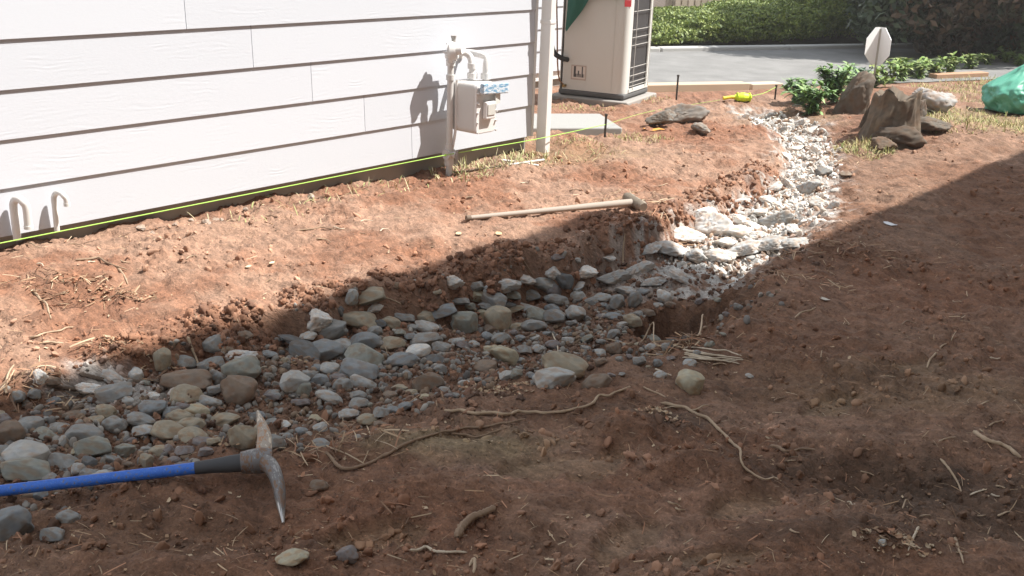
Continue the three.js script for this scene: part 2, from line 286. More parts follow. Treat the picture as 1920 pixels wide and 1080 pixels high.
// ---------------------------------------------------------------- stones
function speckle(g, amt, scale, o, mudAmt = .6) {   // mineral mottling as vertex colours
  const p = g.attributes.position, c = new Float32Array(p.count * 3);
  for (let i = 0; i < p.count; i++) {
    const x = p.getX(i) * scale + o, y = p.getY(i) * scale, z = p.getZ(i) * scale;
    const a = 1 + amt * (0.6 * n3(x, y, z) + 0.5 * n3(x * 3.1, y * 3.1, z * 3.1) + 0.45 * (rnd() - 0.5)), w = 0.07 * n3(x * 0.7 + 9, y * 0.7, z * 0.7);
    const mud = mudAmt * sm(.12, .4, n3(x * .55 + 40, y * .55, z * .55) + .35 * n3(x * 2, y * 2 + 8, z * 2)); c[i * 3] = a * (1 + w) * (1 - mud * .12); c[i * 3 + 1] = a * (1 - mud * .36); c[i * 3 + 2] = a * (1 - w) * (1 - mud * .52);
  }
  g.setAttribute('color', new THREE.BufferAttribute(c, 3)); return g;
}
function sphere(detail) { const g = new THREE.IcosahedronGeometry(1, detail); g.deleteAttribute('uv'); g.deleteAttribute('normal'); return mergeVertices(g, 1e-4); }
function riverGeo(k) {
  const g = sphere(8), p = g.attributes.position, v = V(), o = k * 17.3, q = rr(2.1, 3.0);
  const cuts = []; for (let i = 0; i < 7; i++) { const d = V(rr(-1, 1), rr(-1, 1), rr(-1, 1)).normalize(); cuts.push([d, rr(0.62, 0.92)]); }
  for (let i = 0; i < p.count; i++) {
    v.fromBufferAttribute(p, i);
    const r = Math.pow(Math.abs(v.x) ** q + Math.abs(v.y) ** q + Math.abs(v.z) ** q, -1 / q);
    v.multiplyScalar(r * (1 + 0.13 * n3(v.x * 0.9 + o, v.y * 0.9, v.z * 0.9) + 0.04 * n3(v.x * 2.4 + o, v.y * 2.4, v.z * 2.4) + 0.008 * n3(v.x * 9 + o, v.y * 9, v.z * 9)));
    for (const [d, l] of cuts) { const e = v.dot(d) - l; if (e > 0) v.addScaledVector(d, -e * 0.85); }
    p.setXYZ(i, v.x, v.y, v.z);
  }
  g.computeVertexNormals(); return speckle(g, 0.20, 2.2, o);
}
function chunkGeo(k, detail = 7) {
  const g = sphere(detail + 2), p = g.attributes.position, v = V(), o = k * 31.7 + 5, cuts = [];
  for (let i = 0; i < 8; i++) cuts.push([V(rr(-1, 1), rr(-1, 1), rr(-1, 1)).normalize(), rr(0.38, 0.8)]);
  for (let i = 0; i < p.count; i++) {
    v.fromBufferAttribute(p, i); let t = 1; const u = v.clone();
    for (const [d, l] of cuts) { const e = u.dot(d); if (e > 0) t = Math.min(t, l / e); }
    v.multiplyScalar(t * (1 + 0.09 * n3(u.x * 3 + o, u.y * 3, u.z * 3) + 0.06 * n3(u.x * 7 + o, u.y * 7, u.z * 7) + 0.03 * n3(u.x * 16 + o, u.y * 16, u.z * 16)));
    p.setXYZ(i, v.x, v.y, v.z);
  }
  g.computeVertexNormals(); return speckle(g, 0.22, 3.2, o);
}
const RIVER = Array.from({ length: 16 }, (_, k) => riverGeo(k));
const CHUNK = Array.from({ length: 9 }, (_, k) => chunkGeo(k));
const stoneMat = (r, g, b, ro = 0.86) => mat(r, g, b, ro, { vertexColors: true });
const STONE = {
  g: [stoneMat(0.225, 0.225, 0.215), 'mid grey'],
  l: [stoneMat(0.325, 0.322, 0.305), 'pale grey'],
  w: [stoneMat(0.49, 0.485, 0.46), 'whitish'],
  b: [stoneMat(0.192, 0.203, 0.207), 'blue grey'],
  k: [stoneMat(0.11, 0.112, 0.112), 'charcoal'],
  t: [stoneMat(0.27, 0.235, 0.175), 'tan'],
  y: [stoneMat(0.345, 0.31, 0.225), 'pale buff'],
  r: [stoneMat(0.185, 0.14, 0.105), 'muddy brown'],
  p: [stoneMat(0.18, 0.16, 0.155), 'dull purplish'],
  o: [stoneMat(0.22, 0.222, 0.192), 'olive grey']
};
const cMat = [stoneMat(.58, .56, .525, .95), stoneMat(.46, .45, .43, .95), stoneMat(.35, .345, .33, .95), stoneMat(.68, .66, .625, .95)];
const placed = [];
function stone(px, py, w, h, kind, o = {}) {
  const base = hit(px, py + h * 0.28), Z = depthOf(base), k = Z / F;
  const wide = w * k / 2, deep = (o.deep ?? rr(.6, .85)) * wide, tall = Math.max(0.42 * wide, Math.min(1.25 * wide, (h * k - 0.62 * deep) / 0.93 / 2 * 1.15));
  const m = shadows(new THREE.Mesh(o.chunk ? CHUNK[o.v ?? Math.floor(rnd() * CHUNK.length)] : RIVER[o.v ?? Math.floor(rnd() * RIVER.length)], o.chunk ? (o.m ?? pick(cMat)) : STONE[kind][0]));
  m.name = numbered(o.name ?? (o.chunk ? 'concrete_chunk' : 'river_stone'));
  const gk = o.chunk ? 1.15 : 1.15; m.scale.set(wide * gk, tall * gk, deep * gk);
  m.rotation.set(rr(-.22, .22), rr(-.35, .35) + (o.flip ? Math.PI : 0), o.tilt ?? rr(-.3, .3));
  m.position.set(base.x, base.y + tall * (o.lift ?? rr(.55, .95)), base.z - deep * 0.15);
  scene.add(m); placed.push({ px, py, r: Math.max(w, h) / 2, x: base.x, z: base.z, wr: wide });
  const size = wide > .048 ? 'large' : wide > .028 ? 'middling' : 'small', cs = wide > .06 ? 'big' : wide > .035 ? 'fist sized' : 'small';
  const zone = py > 860 && px < 520 ? 'beside the blue pickaxe handle' : px < 330 ? (py < 740 ? 'along the upper trench edge above the pickaxe' : 'in the heap above the pickaxe handle') : px < 470 ? (py < 720 ? 'between the leaning stick and the slate slabs' : 'beside the upright pickaxe blade') : px < 660 ? (py < 715 ? 'around the slate slabs' : 'below the slate slabs') : py > 715 ? 'at the soil edge below the pile' : px < 860 ? (py < 625 ? 'under the low shaded bank' : 'around the bright white oval stone') : px < 1130 ? (py < 560 ? 'under the tall shaded bank' : 'in the upper pile short of the pit') : 'near the small dark pit';
  const czone = o.sunny ? (py < 262 ? 'at the weedy end of the sunlit rubble' : py < 340 ? 'in the middle of the sunlit rubble' : py < 396 ? 'around the pyramid shaped block in the sunlit rubble' : 'around the largest grey block in the sunlit rubble') : px < 260 ? 'by the dark sticks at the trench edge' : px < 760 ? 'among the cobbles by the slate slabs' : px < 1180 ? 'under the tall shaded bank' : 'on the shaded lip of the rubble';
  const tone = o.chunk ? ({ 0: 'pale', 1: 'light grey', 2: 'grey', 3: 'chalk white' })[cMat.indexOf(m.material)] : '';
  return meta(m, o.label ?? (o.chunk ? `${cs} jagged ${tone} concrete lump ${czone}` : `${size} ${STONE[kind][1]} river stone ${zone}`), o.chunk ? 'rubble' : 'stone', o.label ? undefined : (o.chunk ? 'broken concrete in the trench' : 'river stones in the trench'));
}
// zoomed crops of the photograph: [origin x, origin y, zoom], stones as [x, y, width, height, kind]
const CROPS = [
  [0, 620, 3.857, [[1180, 215, 130, 170, 't'], [1335, 235, 140, 110, 'g'], [1550, 110, 150, 130, 'g'], [1550, 230, 140, 70, 'g'], [985, 320, 110, 100, 'w'], [830, 450, 260, 130, 'g'], [1340, 395, 330, 120, 'r'], [1570, 350, 120, 110, 'g'], [1345, 480, 215, 150, 't'], [1500, 510, 180, 95, 'l'], [1440, 590, 190, 95, 'y'], [1320, 545, 110, 65, 'p'], [1240, 600, 140, 95, 'b'], [1100, 560, 200, 95, 'b'], [920, 520, 135, 85, 'l'], [1030, 650, 190, 100, 'g'], [760, 590, 140, 90, 't'], [680, 650, 130, 80, 't'], [830, 680, 165, 110, 'g'], [1310, 640, 180, 65, 't'], [1220, 740, 235, 115, 't'], [1040, 730, 150, 95, 'l'], [1370, 700, 200, 65, 't'],
    [620, 740, 245, 125, 'g'], [230, 690, 185, 140, 'g'], [80, 760, 200, 200, 'r'], [330, 760, 170, 85, 'o'], [200, 815, 125, 65, 'g'], [680, 850, 225, 160, 'o'], [465, 810, 85, 110, 'l'], [210, 910, 310, 185, 'l'], [460, 950, 225, 115, 'g'], [900, 880, 150, 115, 'o'], [800, 940, 170, 85, 'g'], [565, 1010, 95, 85, 'l'], [650, 965, 120, 85, 'k'], [1060, 960, 105, 115, 't'], [210, 1050, 315, 95, 'o'], [660, 1045, 140, 60, 'g'], [760, 1065, 170, 55, 'l'], [1220, 870, 95, 75, 'p'], [1330, 870, 135, 75, 'p'], [1250, 945, 105, 65, 'p'], [1400, 775, 190, 65, 't'], [1545, 810, 95, 65, 't'], [520, 620, 130, 70, 'r'], [430, 700, 130, 70, 'g'], [40, 870, 130, 80, 'g'], [1150, 800, 90, 50, 'p'], [960, 800, 90, 60, 'p'], [1480, 880, 110, 70, 'p'], [1560, 440, 110, 80, 'g'], [1120, 470, 90, 50, 'w'], [560, 560, 90, 50, 'r'], [30, 960, 120, 60, 'g']]],
  [500, 400, 2.572, [[410, 405, 58, 84, 'l'], [495, 410, 165, 100, 't'], [445, 520, 155, 95, 't'], [300, 570, 165, 105, 'g'], [200, 590, 70, 50, 'w'], [385, 640, 115, 65, 'l'], [285, 655, 160, 95, 'b'], [480, 620, 130, 100, 'b'], [520, 580, 70, 60, 'g'], [610, 535, 95, 62, 't'], [545, 545, 60, 50, 'k'], [600, 630, 120, 70, 't'], [470, 695, 175, 82, 'o'], [440, 760, 165, 82, 'b'], [770, 550, 105, 48, 'l'], [760, 620, 140, 62, 'g'], [660, 510, 90, 42, 'g'], [760, 505, 110, 42, 't'], [860, 475, 115, 65, 'b'], [960, 540, 120, 100, 'o'], [1040, 490, 62, 52, 'y'], [1120, 510, 130, 130, 't'], [910, 620, 80, 42, 'l'], [840, 650, 80, 60, 'g'], [810, 710, 90, 60, 'k'], [1240, 660, 70, 52, 'g'], [1295, 600, 52, 28, 'l'], [1130, 610, 80, 60, 'g'], [1290, 545, 110, 60, 'g'], [1210, 545, 80, 50, 't'], [1300, 490, 90, 70, 'o'], [1390, 510, 100, 70, 'g'], [1490, 490, 95, 75, 'l'], [1380, 470, 70, 50, 'b'], [1400, 420, 110, 60, 'g'], [1340, 350, 110, 72, 'l'], [1380, 380, 70, 70, 'p'], [1440, 330, 90, 70, 'k'], [1500, 405, 70, 50, 'l'], [1260, 465, 120, 60, 'l'], [1200, 460, 70, 42, 't'], [1100, 420, 120, 62, 'g'], [1010, 360, 62, 52, 'l'], [1020, 400, 95, 60, 'y'], [1160, 350, 120, 55, 'l'], [1270, 400, 85, 60, 'g'], [1190, 400, 70, 45, 'o'],
    [120, 810, 95, 75, 'g'], [205, 790, 72, 62, 'g'], [310, 755, 95, 62, 'l'], [260, 820, 85, 72, 'b'], [170, 855, 95, 92, 'o'], [460, 830, 125, 85, 'l'], [440, 878, 80, 50, 'g'], [440, 920, 95, 62, 'g'], [300, 890, 115, 65, 'l'], [250, 750, 62, 42, 'b'], [780, 830, 125, 95, 'r'], [640, 845, 72, 48, 't'], [545, 1020, 62, 42, 'r'], [395, 970, 95, 52, 'l'], [490, 1000, 92, 62, 't'], [550, 965, 72, 52, 'g'], [30, 880, 85, 45, 'p'], [160, 920, 85, 45, 'p'], [1060, 740, 115, 65, 'r'], [600, 880, 72, 36, 'r'], [700, 870, 60, 36, 't'], [350, 800, 70, 45, 'p'], [560, 790, 60, 40, 'g'], [1080, 560, 80, 55, 'r'], [700, 600, 60, 40, 'b'], [640, 690, 70, 45, 'g'], [950, 640, 60, 40, 'p'], [880, 690, 55, 36, 'r'], [1170, 440, 60, 36, 'b'], [1060, 450, 70, 40, 'g'], [930, 430, 80, 40, 'g'], [980, 450, 60, 40, 'o']]],
  [780, 540, 3.43, [[1390, 215, 122, 82, 't'], [1490, 165, 92, 52, 'r'], [1270, 300, 82, 62, 'g'], [1270, 400, 92, 82, 'r'], [1510, 325, 112, 62, 'o'], [1660, 335, 92, 52, 'g'], [1570, 560, 72, 62, 'l'], [1165, 610, 172, 72, 'r'], [920, 180, 92, 52, 'l'], [1410, 90, 84, 100, 'g'], [1290, 100, 92, 92, 'g'], [1190, 180, 62, 34, 'p'], [1280, 190, 112, 52, 'b'], [1130, 90, 80, 50, 'g'], [1200, 60, 100, 50, 'l'], [1360, 30, 90, 50, 'o'], [1430, 170, 60, 40, 'g']]],
  [0, 0, 1, [[100, 1007, 42, 30, 'g'], [130, 969, 40, 25, 'g'], [455, 822, 46, 46, 't'], [515, 834, 38, 30, 'g'], [452, 697, 66, 46, 'o'], [448, 738, 56, 54, 'r'], [510, 745, 32, 22, 'g'], [551, 721, 50, 46, 'l'], [420, 790, 60, 26, 't'], [380, 830, 36, 20, 'p'], [345, 875, 34, 20, 'p'], [300, 845, 40, 22, 't'], [595, 912, 36, 24, 'r'], [1405, 705, 14, 9, 'l']]]
];
const SPECIAL = [
  [787, 659, 46, 26, 'w', { label: 'bright white smooth oval stone in the middle of the trench' }],
  [755, 678, 52, 32, 'b', { label: 'slate blue rounded stone just below the bright white oval one' }],
  [949, 668, 52, 33, 'y', { label: 'pale buff stone sitting alone on dug soil below the pile' }],
  [1056, 687, 74, 48, 't', { label: 'brown wedge shaped stone leaning behind a flat pale one' }],
  [1040, 711, 74, 33, 'l', { label: 'flat pale grey stone lying before a brown wedge shaped one' }],
  [1296, 721, 52, 46, 'y', { label: 'cream cobble standing alone on the soil beside a long twig' }],
  [22, 985, 66, 62, 'b', { label: 'large dark blue grey stone under the blue pickaxe handle' }],
  [548, 1046, 56, 26, 'y', { label: 'flat tapered buff stone on soil below the pickaxe head' }],
  [651, 1046, 36, 32, 'p', { label: 'small pinkish stone with pale lower edge on foreground soil' }],
  [535, 797, 24, 15, 'w', { label: 'small white pebble beside the upright pickaxe blade' }],
  [1655, 1018, 14, 12, 'l', { label: 'tiny pale pebble on the dark foreground soil' }],
  [1244, 558, 30, 26, 'w', { label: 'squarish white stone at the upper end of the stone pile' }]
];
for (const [ox, oy, z, list] of CROPS) for (const [x, y, w, h, k] of list) stone(ox + x / z, oy + y / z, w / z, h / z, k);
for (const a of SPECIAL) stone(...a);
// slabs of slate lying between the cobbles
const slateMat = mat(.12, .115, .105, .8);
for (const [x, y, w, h, t] of [[562, 650, 70, 20, .35], [575, 666, 60, 20, .3]]) { const s = stone(x, y, w, h, 'k', { name: 'slate_slab', tilt: -t, label: x < 570 ? 'thin dark slate slab tilted at the edge of the cobbles' : 'lower of two thin slate slabs tilted among the cobbles' }); s.scale.y *= 0.55; }
// concrete chunks
const CH = [[75, 709, 26, 40, 3], [590, 598, 58, 44, 0], [700, 581, 34, 24, 0], [847, 537, 40, 30, 0], [1038, 511, 40, 28, 1], [165, 727, 46, 18, 3], [218, 708, 60, 26, 1], [1095, 512, 46, 22, 0], [452, 668, 60, 30, 1], [1140, 485, 30, 16, 1], [940, 535, 60, 22, 1], [985, 528, 50, 22, 1], [1080, 540, 40, 24, 2], [1150, 520, 60, 26, 2], [1200, 500, 50, 26, 1], [1215, 470, 60, 30, 1], [1260, 472, 70, 34, 1], [1305, 480, 60, 36, 2], [1350, 478, 60, 36, 1], [1400, 470, 66, 34, 1], [1445, 462, 70, 38, 2], [1490, 456, 50, 26, 2], [1170, 545, 50, 26, 2], [1225, 530, 50, 26, 2], [1280, 520, 50, 26, 1]];
for (const [x, y, w, h, c] of CH) stone(x, y, w, h, 'w', { chunk: true, m: cMat[c], label: x === 75 ? 'white plaster like lump standing up at the trench edge' : undefined });
const CHS = [[1316, 402, 50, 48, 3], [1338, 424, 66, 62, 3], [1376, 436, 70, 46, 0], [1290, 440, 60, 34, 3], [1420, 440, 50, 26, 0], [1390, 412, 40, 24, 3], [1490, 430, 50, 26, 1], [1420, 398, 40, 22, 0], [1460, 385, 36, 18, 0], [1395, 378, 30, 16, 1], [1450, 352, 40, 20, 1], [1475, 345, 36, 22, 0], [1500, 385, 26, 14, 3], [1440, 372, 30, 18, 3], [1535, 380, 36, 24, 0], [1560, 385, 26, 18, 1], [1480, 322, 30, 14, 3], [1510, 310, 40, 16, 3], [1540, 300, 36, 14, 0], [1480, 295, 44, 16, 3], [1530, 282, 50, 16, 3], [1490, 278, 40, 14, 0], [1500, 262, 46, 16, 3], [1540, 262, 40, 14, 3], [1465, 242, 30, 16, 2], [1505, 228, 36, 30, 1], [1480, 232, 36, 18, 0], [1450, 226, 34, 14, 3], [1420, 226, 36, 14, 0], [1395, 218, 30, 12, 3], [1520, 246, 40, 14, 0], [1555, 285, 30, 12, 0], [1570, 310, 30, 12, 0], [1500, 335, 30, 14, 0], [1410, 420, 30, 18, 3], [1355, 455, 50, 20, 0]];
for (const [x, y, w, h, c] of CHS) { const f = y < 345 ? .72 : 1; stone(x, y, w * f, h * f, 'w', { chunk: true, sunny: true, m: cMat[c], lift: y < 345 ? .25 : .5, tilt: rr(-.6, .6) }); }
stone(1456, 410, 62, 46, 'w', { chunk: true, m: cMat[2], v: 2, label: 'largest grey concrete block in the sunlit rubble' });
stone(1516, 354, 42, 34, 'w', { chunk: true, m: cMat[2], v: 4, label: 'pyramid shaped grey concrete block at the edge of the rubble' });
stone(1540, 327, 40, 24, 'g', { chunk: true, m: stoneMat(.17, .165, .155), v: 6, label: 'low dark grey rock at the right edge of the white rubble' });
stone(1588, 327, 22, 12, 'r', { label: 'small brown stone lying apart on red soil by the rubble' });
// smaller stones between them, still countable
{
  let n = 0, tries = 0; const kinds = 'gglllbbtyrrpoog';
  while (n < 112 && tries++ < 6000) {
    const i = 1 + rnd() * 7.2, a = Math.floor(i), t = i - a, A = TR[a], B = TR[Math.min(a + 1, TR.length - 1)];
    const cx = lerp(A.x, B.x, t), cz = lerp(A.z, B.z, t), w = lerp(A.w, B.w, t) * 0.86, ex = B.x - A.x, ez = B.z - A.z, el = Math.hypot(ex, ez), u = rr(-w, w * 0.95), r = rr(.012, .029);
    const x = cx - ez / el * u, z = cz + ex / el * u;
    const v = V(x, H(x, z), z).sub(camera.position), zz = v.dot(fw), px = 960 + F * v.dot(RT) / zz, py = 540 - F * v.dot(UP) / zz;
    if (px < -40 || py > 1000 || inPit(x, z, 1.1)) continue;
    const rp = r * F / zz; if (placed.some(q => Math.hypot(q.px - px, (q.py - py) * 1.2) < q.r * 0.75 + rp * 0.8)) continue;
    stone(px, py - rp * .3, rp * 2, rp * rr(1.1, 1.7), kinds[Math.floor(rnd() * kinds.length)]); n++;
  }
  console.log('filled stones', n);
}

// loose uncountable matter: gravel, crumbs, chalky chips, litter
function scatter(name, label, geo, material, count, where, scaleFn, colors, lift = 0.2, flat = true) {
  const im = new THREE.InstancedMesh(geo, material, count), M = new THREE.Matrix4(), q = new THREE.Quaternion(), c = new THREE.Color();
  let n = 0;
  for (let i = 0; i < count; i++) {
    const p = where(); if (!p || inPit(p.x, p.z, .8)) continue;
    const s = scaleFn();
    q.setFromEuler(flat ? new THREE.Euler(rr(-.35, .35), rr(0, 6.283), rr(-.35, .35)) : new THREE.Euler(rr(0, 6.283), rr(0, 6.283), rr(0, 6.283)));
    M.compose(V(p.x, H(p.x, p.z) + s[1] * lift, p.z), q, V(...s)); im.setMatrixAt(n, M);
    const k = colors ? pick(colors) : soilColor(p.x, p.z), v = colors ? rr(.75, 1.2) : rr(.85, 1.12); im.setColorAt(n, c.setRGB(k[0] * v, k[1] * v, k[2] * v)); n++;
  }
  im.count = n; shadows(im); im.name = name; im.userData = { kind: 'stuff', label }; scene.add(im); return im;
}
const trenchPoint = (i0, i1, spread = .95, bias = 0) => () => {
  const i = rr(i0, i1), a = Math.min(TR.length - 2, Math.floor(i)), t = i - a, A = TR[a], B = TR[a + 1], ex = B.x - A.x, ez = B.z - A.z, el = Math.hypot(ex, ez), w = lerp(A.w, B.w, t);
  const u = (rnd() + rnd() - 1) * w * spread * 1.25 + bias; return { x: lerp(A.x, B.x, t) - ez / el * u, z: lerp(A.z, B.z, t) + ex / el * u };
};
// points on the ground inside the camera's wider surroundings, denser near
const yard = (near, far) => () => {
  const z = -near * Math.pow(far / near, rnd()), x = rr(-.62, .66) * (-z + .3) + .0;
  const o = x * N.x + z * N.z - W0N; if (o < 0.02 || roadCoord(x, z) > -0.1) return null; return { x, z };
};
const yardLoose = (near, far, thr) => { const f = yard(near, far); return () => { const p = f(); if (!p) return null; return n2(p.x * 1.1 + 31, p.z * 1.1) + 0.5 * n2b(p.x * 3, p.z * 3) + rr(-.5, .5) > thr ? p : null; }; };
const pebble = (() => { const g = sphere(1), p = g.attributes.position; for (let i = 0; i < p.count; i++) { const f = 1 + 0.25 * n3(p.getX(i) * 1.5, p.getY(i) * 1.5, p.getZ(i) * 1.5); p.setXYZ(i, p.getX(i) * f, p.getY(i) * f, p.getZ(i) * f); } g.computeVertexNormals(); return g; })();
const clod = (() => { const g = sphere(2), p = g.attributes.position; for (let i = 0; i < p.count; i++) { const f = 1 + 0.45 * n3(p.getX(i) * 1.3 + 4, p.getY(i) * 1.3, p.getZ(i) * 1.3) + rr(-.1, .1); p.setXYZ(i, p.getX(i) * f, p.getY(i) * f, p.getZ(i) * f); } g.computeVertexNormals(); return g; })();
const white = mat(1, 1, 1, .95);
scatter('gravel', 'small gravel between the river stones', pebble, white, 4600, trenchPoint(0.3, 7.7, .88), () => { const r = rr(.004, .014); return [r * rr(1, 1.5), r * rr(.6, .9), r]; }, [[.22, .2, .175], [.28, .26, .23], [.19, .12, .085], [.22, .155, .105], [.17, .16, .15], [.16, .1, .07]], .3, false);
const chip = (() => { const g = chunkGeo(40, 0); g.deleteAttribute('color'); return g; })();
scatter('rubble_chips', 'crushed pale concrete chips spread along the rubble', chip, white, 5000, trenchPoint(8.6, 13.8, .64), () => { const r = .004 + .018 * rnd() ** 3; return [r * rr(1, 1.8), r * rr(.5, .9), r]; }, [[.62, .6, .56], [.68, .66, .62], [.48, .46, .43], [.56, .5, .44], [.36, .25, .18]], .35, false);
scatter('soil_clods', 'broken angular clods of dug soil', chip, white, 2600, yardLoose(1.9, 8, 0.0), () => { const r = .005 + .018 * rnd() ** 3; return [r * rr(.9, 1.6), r * rr(.5, .9), r]; }, null, .25, false);
const soilTones = [[.26, .13, .078], [.33, .19, .125], [.2, .1, .062], [.15, .082, .055], [.3, .17, .11]];
scatter('soil_crumbs', 'crumbly clods of loose soil', clod, white, 24000, yardLoose(1.9, 9.5, 0.05), () => { const r = .0018 + .012 * rnd() ** 5.5; return [r * rr(.8, 1.6), r * rr(.5, .9), r]; }, null, .25, false);
scatter('trench_crumbs', 'crumbs of damp dug soil among the stones', clod, white, 4500, trenchPoint(0, 9, 1.1), () => { const r = .003 + .013 * rnd() ** 4; return [r * rr(.8, 1.4), r * rr(.6, .9), r]; }, [[.16, .085, .055], [.12, .07, .048], [.2, .105, .065]], .25, false);
const rimPoint = () => { const i = rr(2.2, 11), a = Math.floor(i), t = i - a, A = TR[a], B = TR[a + 1], ex = B.x - A.x, ez = B.z - A.z, el = Math.hypot(ex, ez), w = lerp(A.w, B.w, t), u = -w + rr(-.12, .16); return { x: lerp(A.x, B.x, t) - ez / el * u, z: lerp(A.z, B.z, t) + ex / el * u }; };
scatter('bank_crumbs', 'broken clods of soil fallen along the cut bank', clod, white, 3600, rimPoint, () => { const r = .003 + .017 * rnd() ** 4.5; return [r * rr(.8, 1.5), r * rr(.6, 1), r]; }, [[.21, .105, .062], [.27, .135, .08], [.17, .088, .056], [.3, .16, .1]], .2, false);
// straw, bark and leaf scraps
const strip = (() => { const g = new THREE.PlaneGeometry(1, .055, 5, 1); g.rotateX(-Math.PI / 2); const p = g.attributes.position; for (let i = 0; i < p.count; i++) { const x = p.getX(i); p.setY(i, .10 * (0.25 - x * x) + (p.getZ(i) > 0 ? .02 : 0)); p.setZ(i, p.getZ(i) * (1 - 1.2 * x * x) + .12 * x * x); } g.computeVertexNormals(); return g; })();
const leafScrap = (() => { const g = new THREE.PlaneGeometry(1, .55, 4, 2); g.rotateX(-Math.PI / 2); const p = g.attributes.position; for (let i = 0; i < p.count; i++) { const x = p.getX(i), z = p.getZ(i); p.setZ(i, z * (1 - 3.2 * x * x)); p.setY(i, .5 * z * z * 2 + .35 * x * x + .1 * Math.sin(x * 7)); } g.computeVertexNormals(); return g; })();
const dry = mat(1, 1, 1, .9, { side: THREE.DoubleSide });
const strawTones = [[.42, .3, .19], [.34, .22, .13], [.25, .15, .09], [.48, .37, .25], [.18, .11, .07], [.38, .2, .12]];
scatter('straw_litter', 'fine dry straw and bark shreds on the soil', strip, dry, 14000, yardLoose(1.9, 9, -0.55), () => { const l = .006 + .05 * rnd() ** 3; return [l, l, l]; }, strawTones, .12);
scatter('leaf_litter', 'small curled dead leaf scraps on the soil', leafScrap, dry, 9000, yardLoose(1.9, 9, -0.6), () => { const l = .003 + .016 * rnd() ** 2.5; return [l, l, l]; }, strawTones, .1);
const spot = (px, py, a, b) => { const c = G(px, py); return () => { const t = rr(0, 6.283), r = Math.sqrt(rnd()) ; return { x: c.x + Math.cos(t) * r * a, z: c.z + Math.sin(t) * r * b }; }; };
const spots = list => { const f = list.map(a => spot(...a)); return () => pick(f)(); };
scatter('leaf_heaps', 'heaps of curled dead leaves gathered in hollows', leafScrap, dry, 620, spots([[980, 735, .14, .06], [940, 720, .1, .06], [890, 690, .1, .06], [150, 570, .22, .1], [240, 575, .12, .07], [1230, 800, .1, .05], [520, 640, .1, .06], [250, 660, .2, .05], [1680, 1040, .12, .05]]), () => { const l = rr(.009, .024); return [l, l, l]; }, strawTones, .25);
scatter('straw_heaps', 'tufts of dry roots and straw at the trench edge', strip, dry, 1500, spots([[150, 570, .3, .12], [80, 720, .15, .1], [300, 670, .3, .06], [1250, 650, .14, .05], [1450, 540, .35, .12], [1560, 480, .3, .12], [1190, 380, .3, .15], [620, 850, .25, .1], [1300, 420, .3, .2], [1560, 290, .3, .25], [1620, 270, .25, .2]]), () => { const l = rr(.02, .085); return [l, l * rr(.8, 2), l]; }, strawTones, .12);

// ---------------------------------------------------------------- twigs and roots, each its own thing
const twigMat = { p: mat(.40, .30, .205, .9), d: mat(.13, .095, .07, .9), m: mat(.26, .18, .12, .9), w: mat(.55, .47, .36, .9) };
function laid(pts, up) { // follow the ground closely between the marked points
  const c = new THREE.CatmullRomCurve3(pts.map(([x, y]) => V(x, y, 0))), n = Math.max(3, Math.ceil(c.getLength() / 16)), P = [];
  for (let i = 0; i <= n; i++) { const a = c.getPointAt(i / n), h = hit(a.x, a.y); h.y += up; P.push(h); }
  for (let k = 0; k < 2; k++) for (let i = 1; i < n; i++) { const m = (P[i - 1].y + P[i + 1].y) / 2; if (m > P[i].y) P[i].y = lerp(P[i].y, m, .6); }
  return P;
}
function twig(pts, r0, r1, tone, label, group, name = 'twig', lift = .35) {
  const P = laid(pts, r0 * lift + .003);
  return solo(name, taperTube(P, r0, r1, Math.max(16, 5 * P.length), 6, .25), twigMat[tone], label, name.includes('root') ? 'root' : 'twig', group);
}
twig([[832, 772], [900, 778], [1000, 778], [1080, 770], [1130, 750], [1182, 727]], .0058, .004, 'p', 'long pale bent twig lying below the stone pile');
{
  const t = thing('forked_twig', 'long forked twig curving down the dark soil mound', 'twig');
  const P = a => laid(a, .006);
  part('stem', taperTube(P([[1238, 758], [1300, 776], [1345, 806], [1385, 852], [1394, 880], [1425, 900], [1466, 906]]), .0062, .0028, 50, 6, .3), twigMat.p, t);
  part('branch', taperTube(P([[1290, 772], [1315, 770], [1332, 763]]), .0038, .002, 12, 6, .3), twigMat.p, t);
  part('branch', taperTube(P([[1205, 728], [1225, 738], [1248, 748]]), .0038, .002, 12, 6, .3), twigMat.p, t);
}
twig([[858, 1012], [866, 994], [890, 976], [930, 956]], .0115, .009, 'm', 'thick brown root stub curling out of the foreground soil', undefined, 'root', .5);
twig([[768, 1034], [820, 1037], [876, 1039]], .0042, .003, 'w', 'straight pale straw stick on the foreground soil');
twig([[1825, 812], [1850, 828], [1880, 838], [1915, 862]], .0075, .0055, 'p', 'stout pale stick with a knobbly end on the shaded soil');
twig([[1722, 990], [1712, 1012], [1702, 1036]], .004, .002, 'w', 'short whitish twig rising from the dark foreground hollow');
twig([[1790, 1010], [1796, 1030], [1806, 1060]], .0045, .002, 'p', 'crooked pale twig in the dark foreground hollow');
twig([[1762, 862], [1785, 890], [1802, 925]], .0045, .002, 'p', 'thin root hanging over the dark hollow', undefined, 'root');
twig([[148, 703], [200, 716], [300, 719]], .008, .005, 'd', 'dark stick lying across the pale concrete at the trench edge');
twig([[92, 725], [125, 732], [172, 738]], .008, .005, 'd', 'short dark stick beside the white plaster like lump');
twig([[352, 636], [362, 664], [373, 692]], .0055, .004, 'p', 'straight pale stick leaning on a grey cobble', undefined, 'twig', 1.5);
twig([[1490, 598], [1510, 588], [1532, 577]], .004, .003, 'p', 'short pale twig on the shaded soil right of the pit');
twig([[1262, 642], [1300, 637], [1330, 628]], .0055, .003, 'p', 'pale twig bridging the small dark pit');
twig([[1130, 637], [1190, 648], [1262, 650]], .0035, .002, 'p', 'long thin straw below the small dark pit');
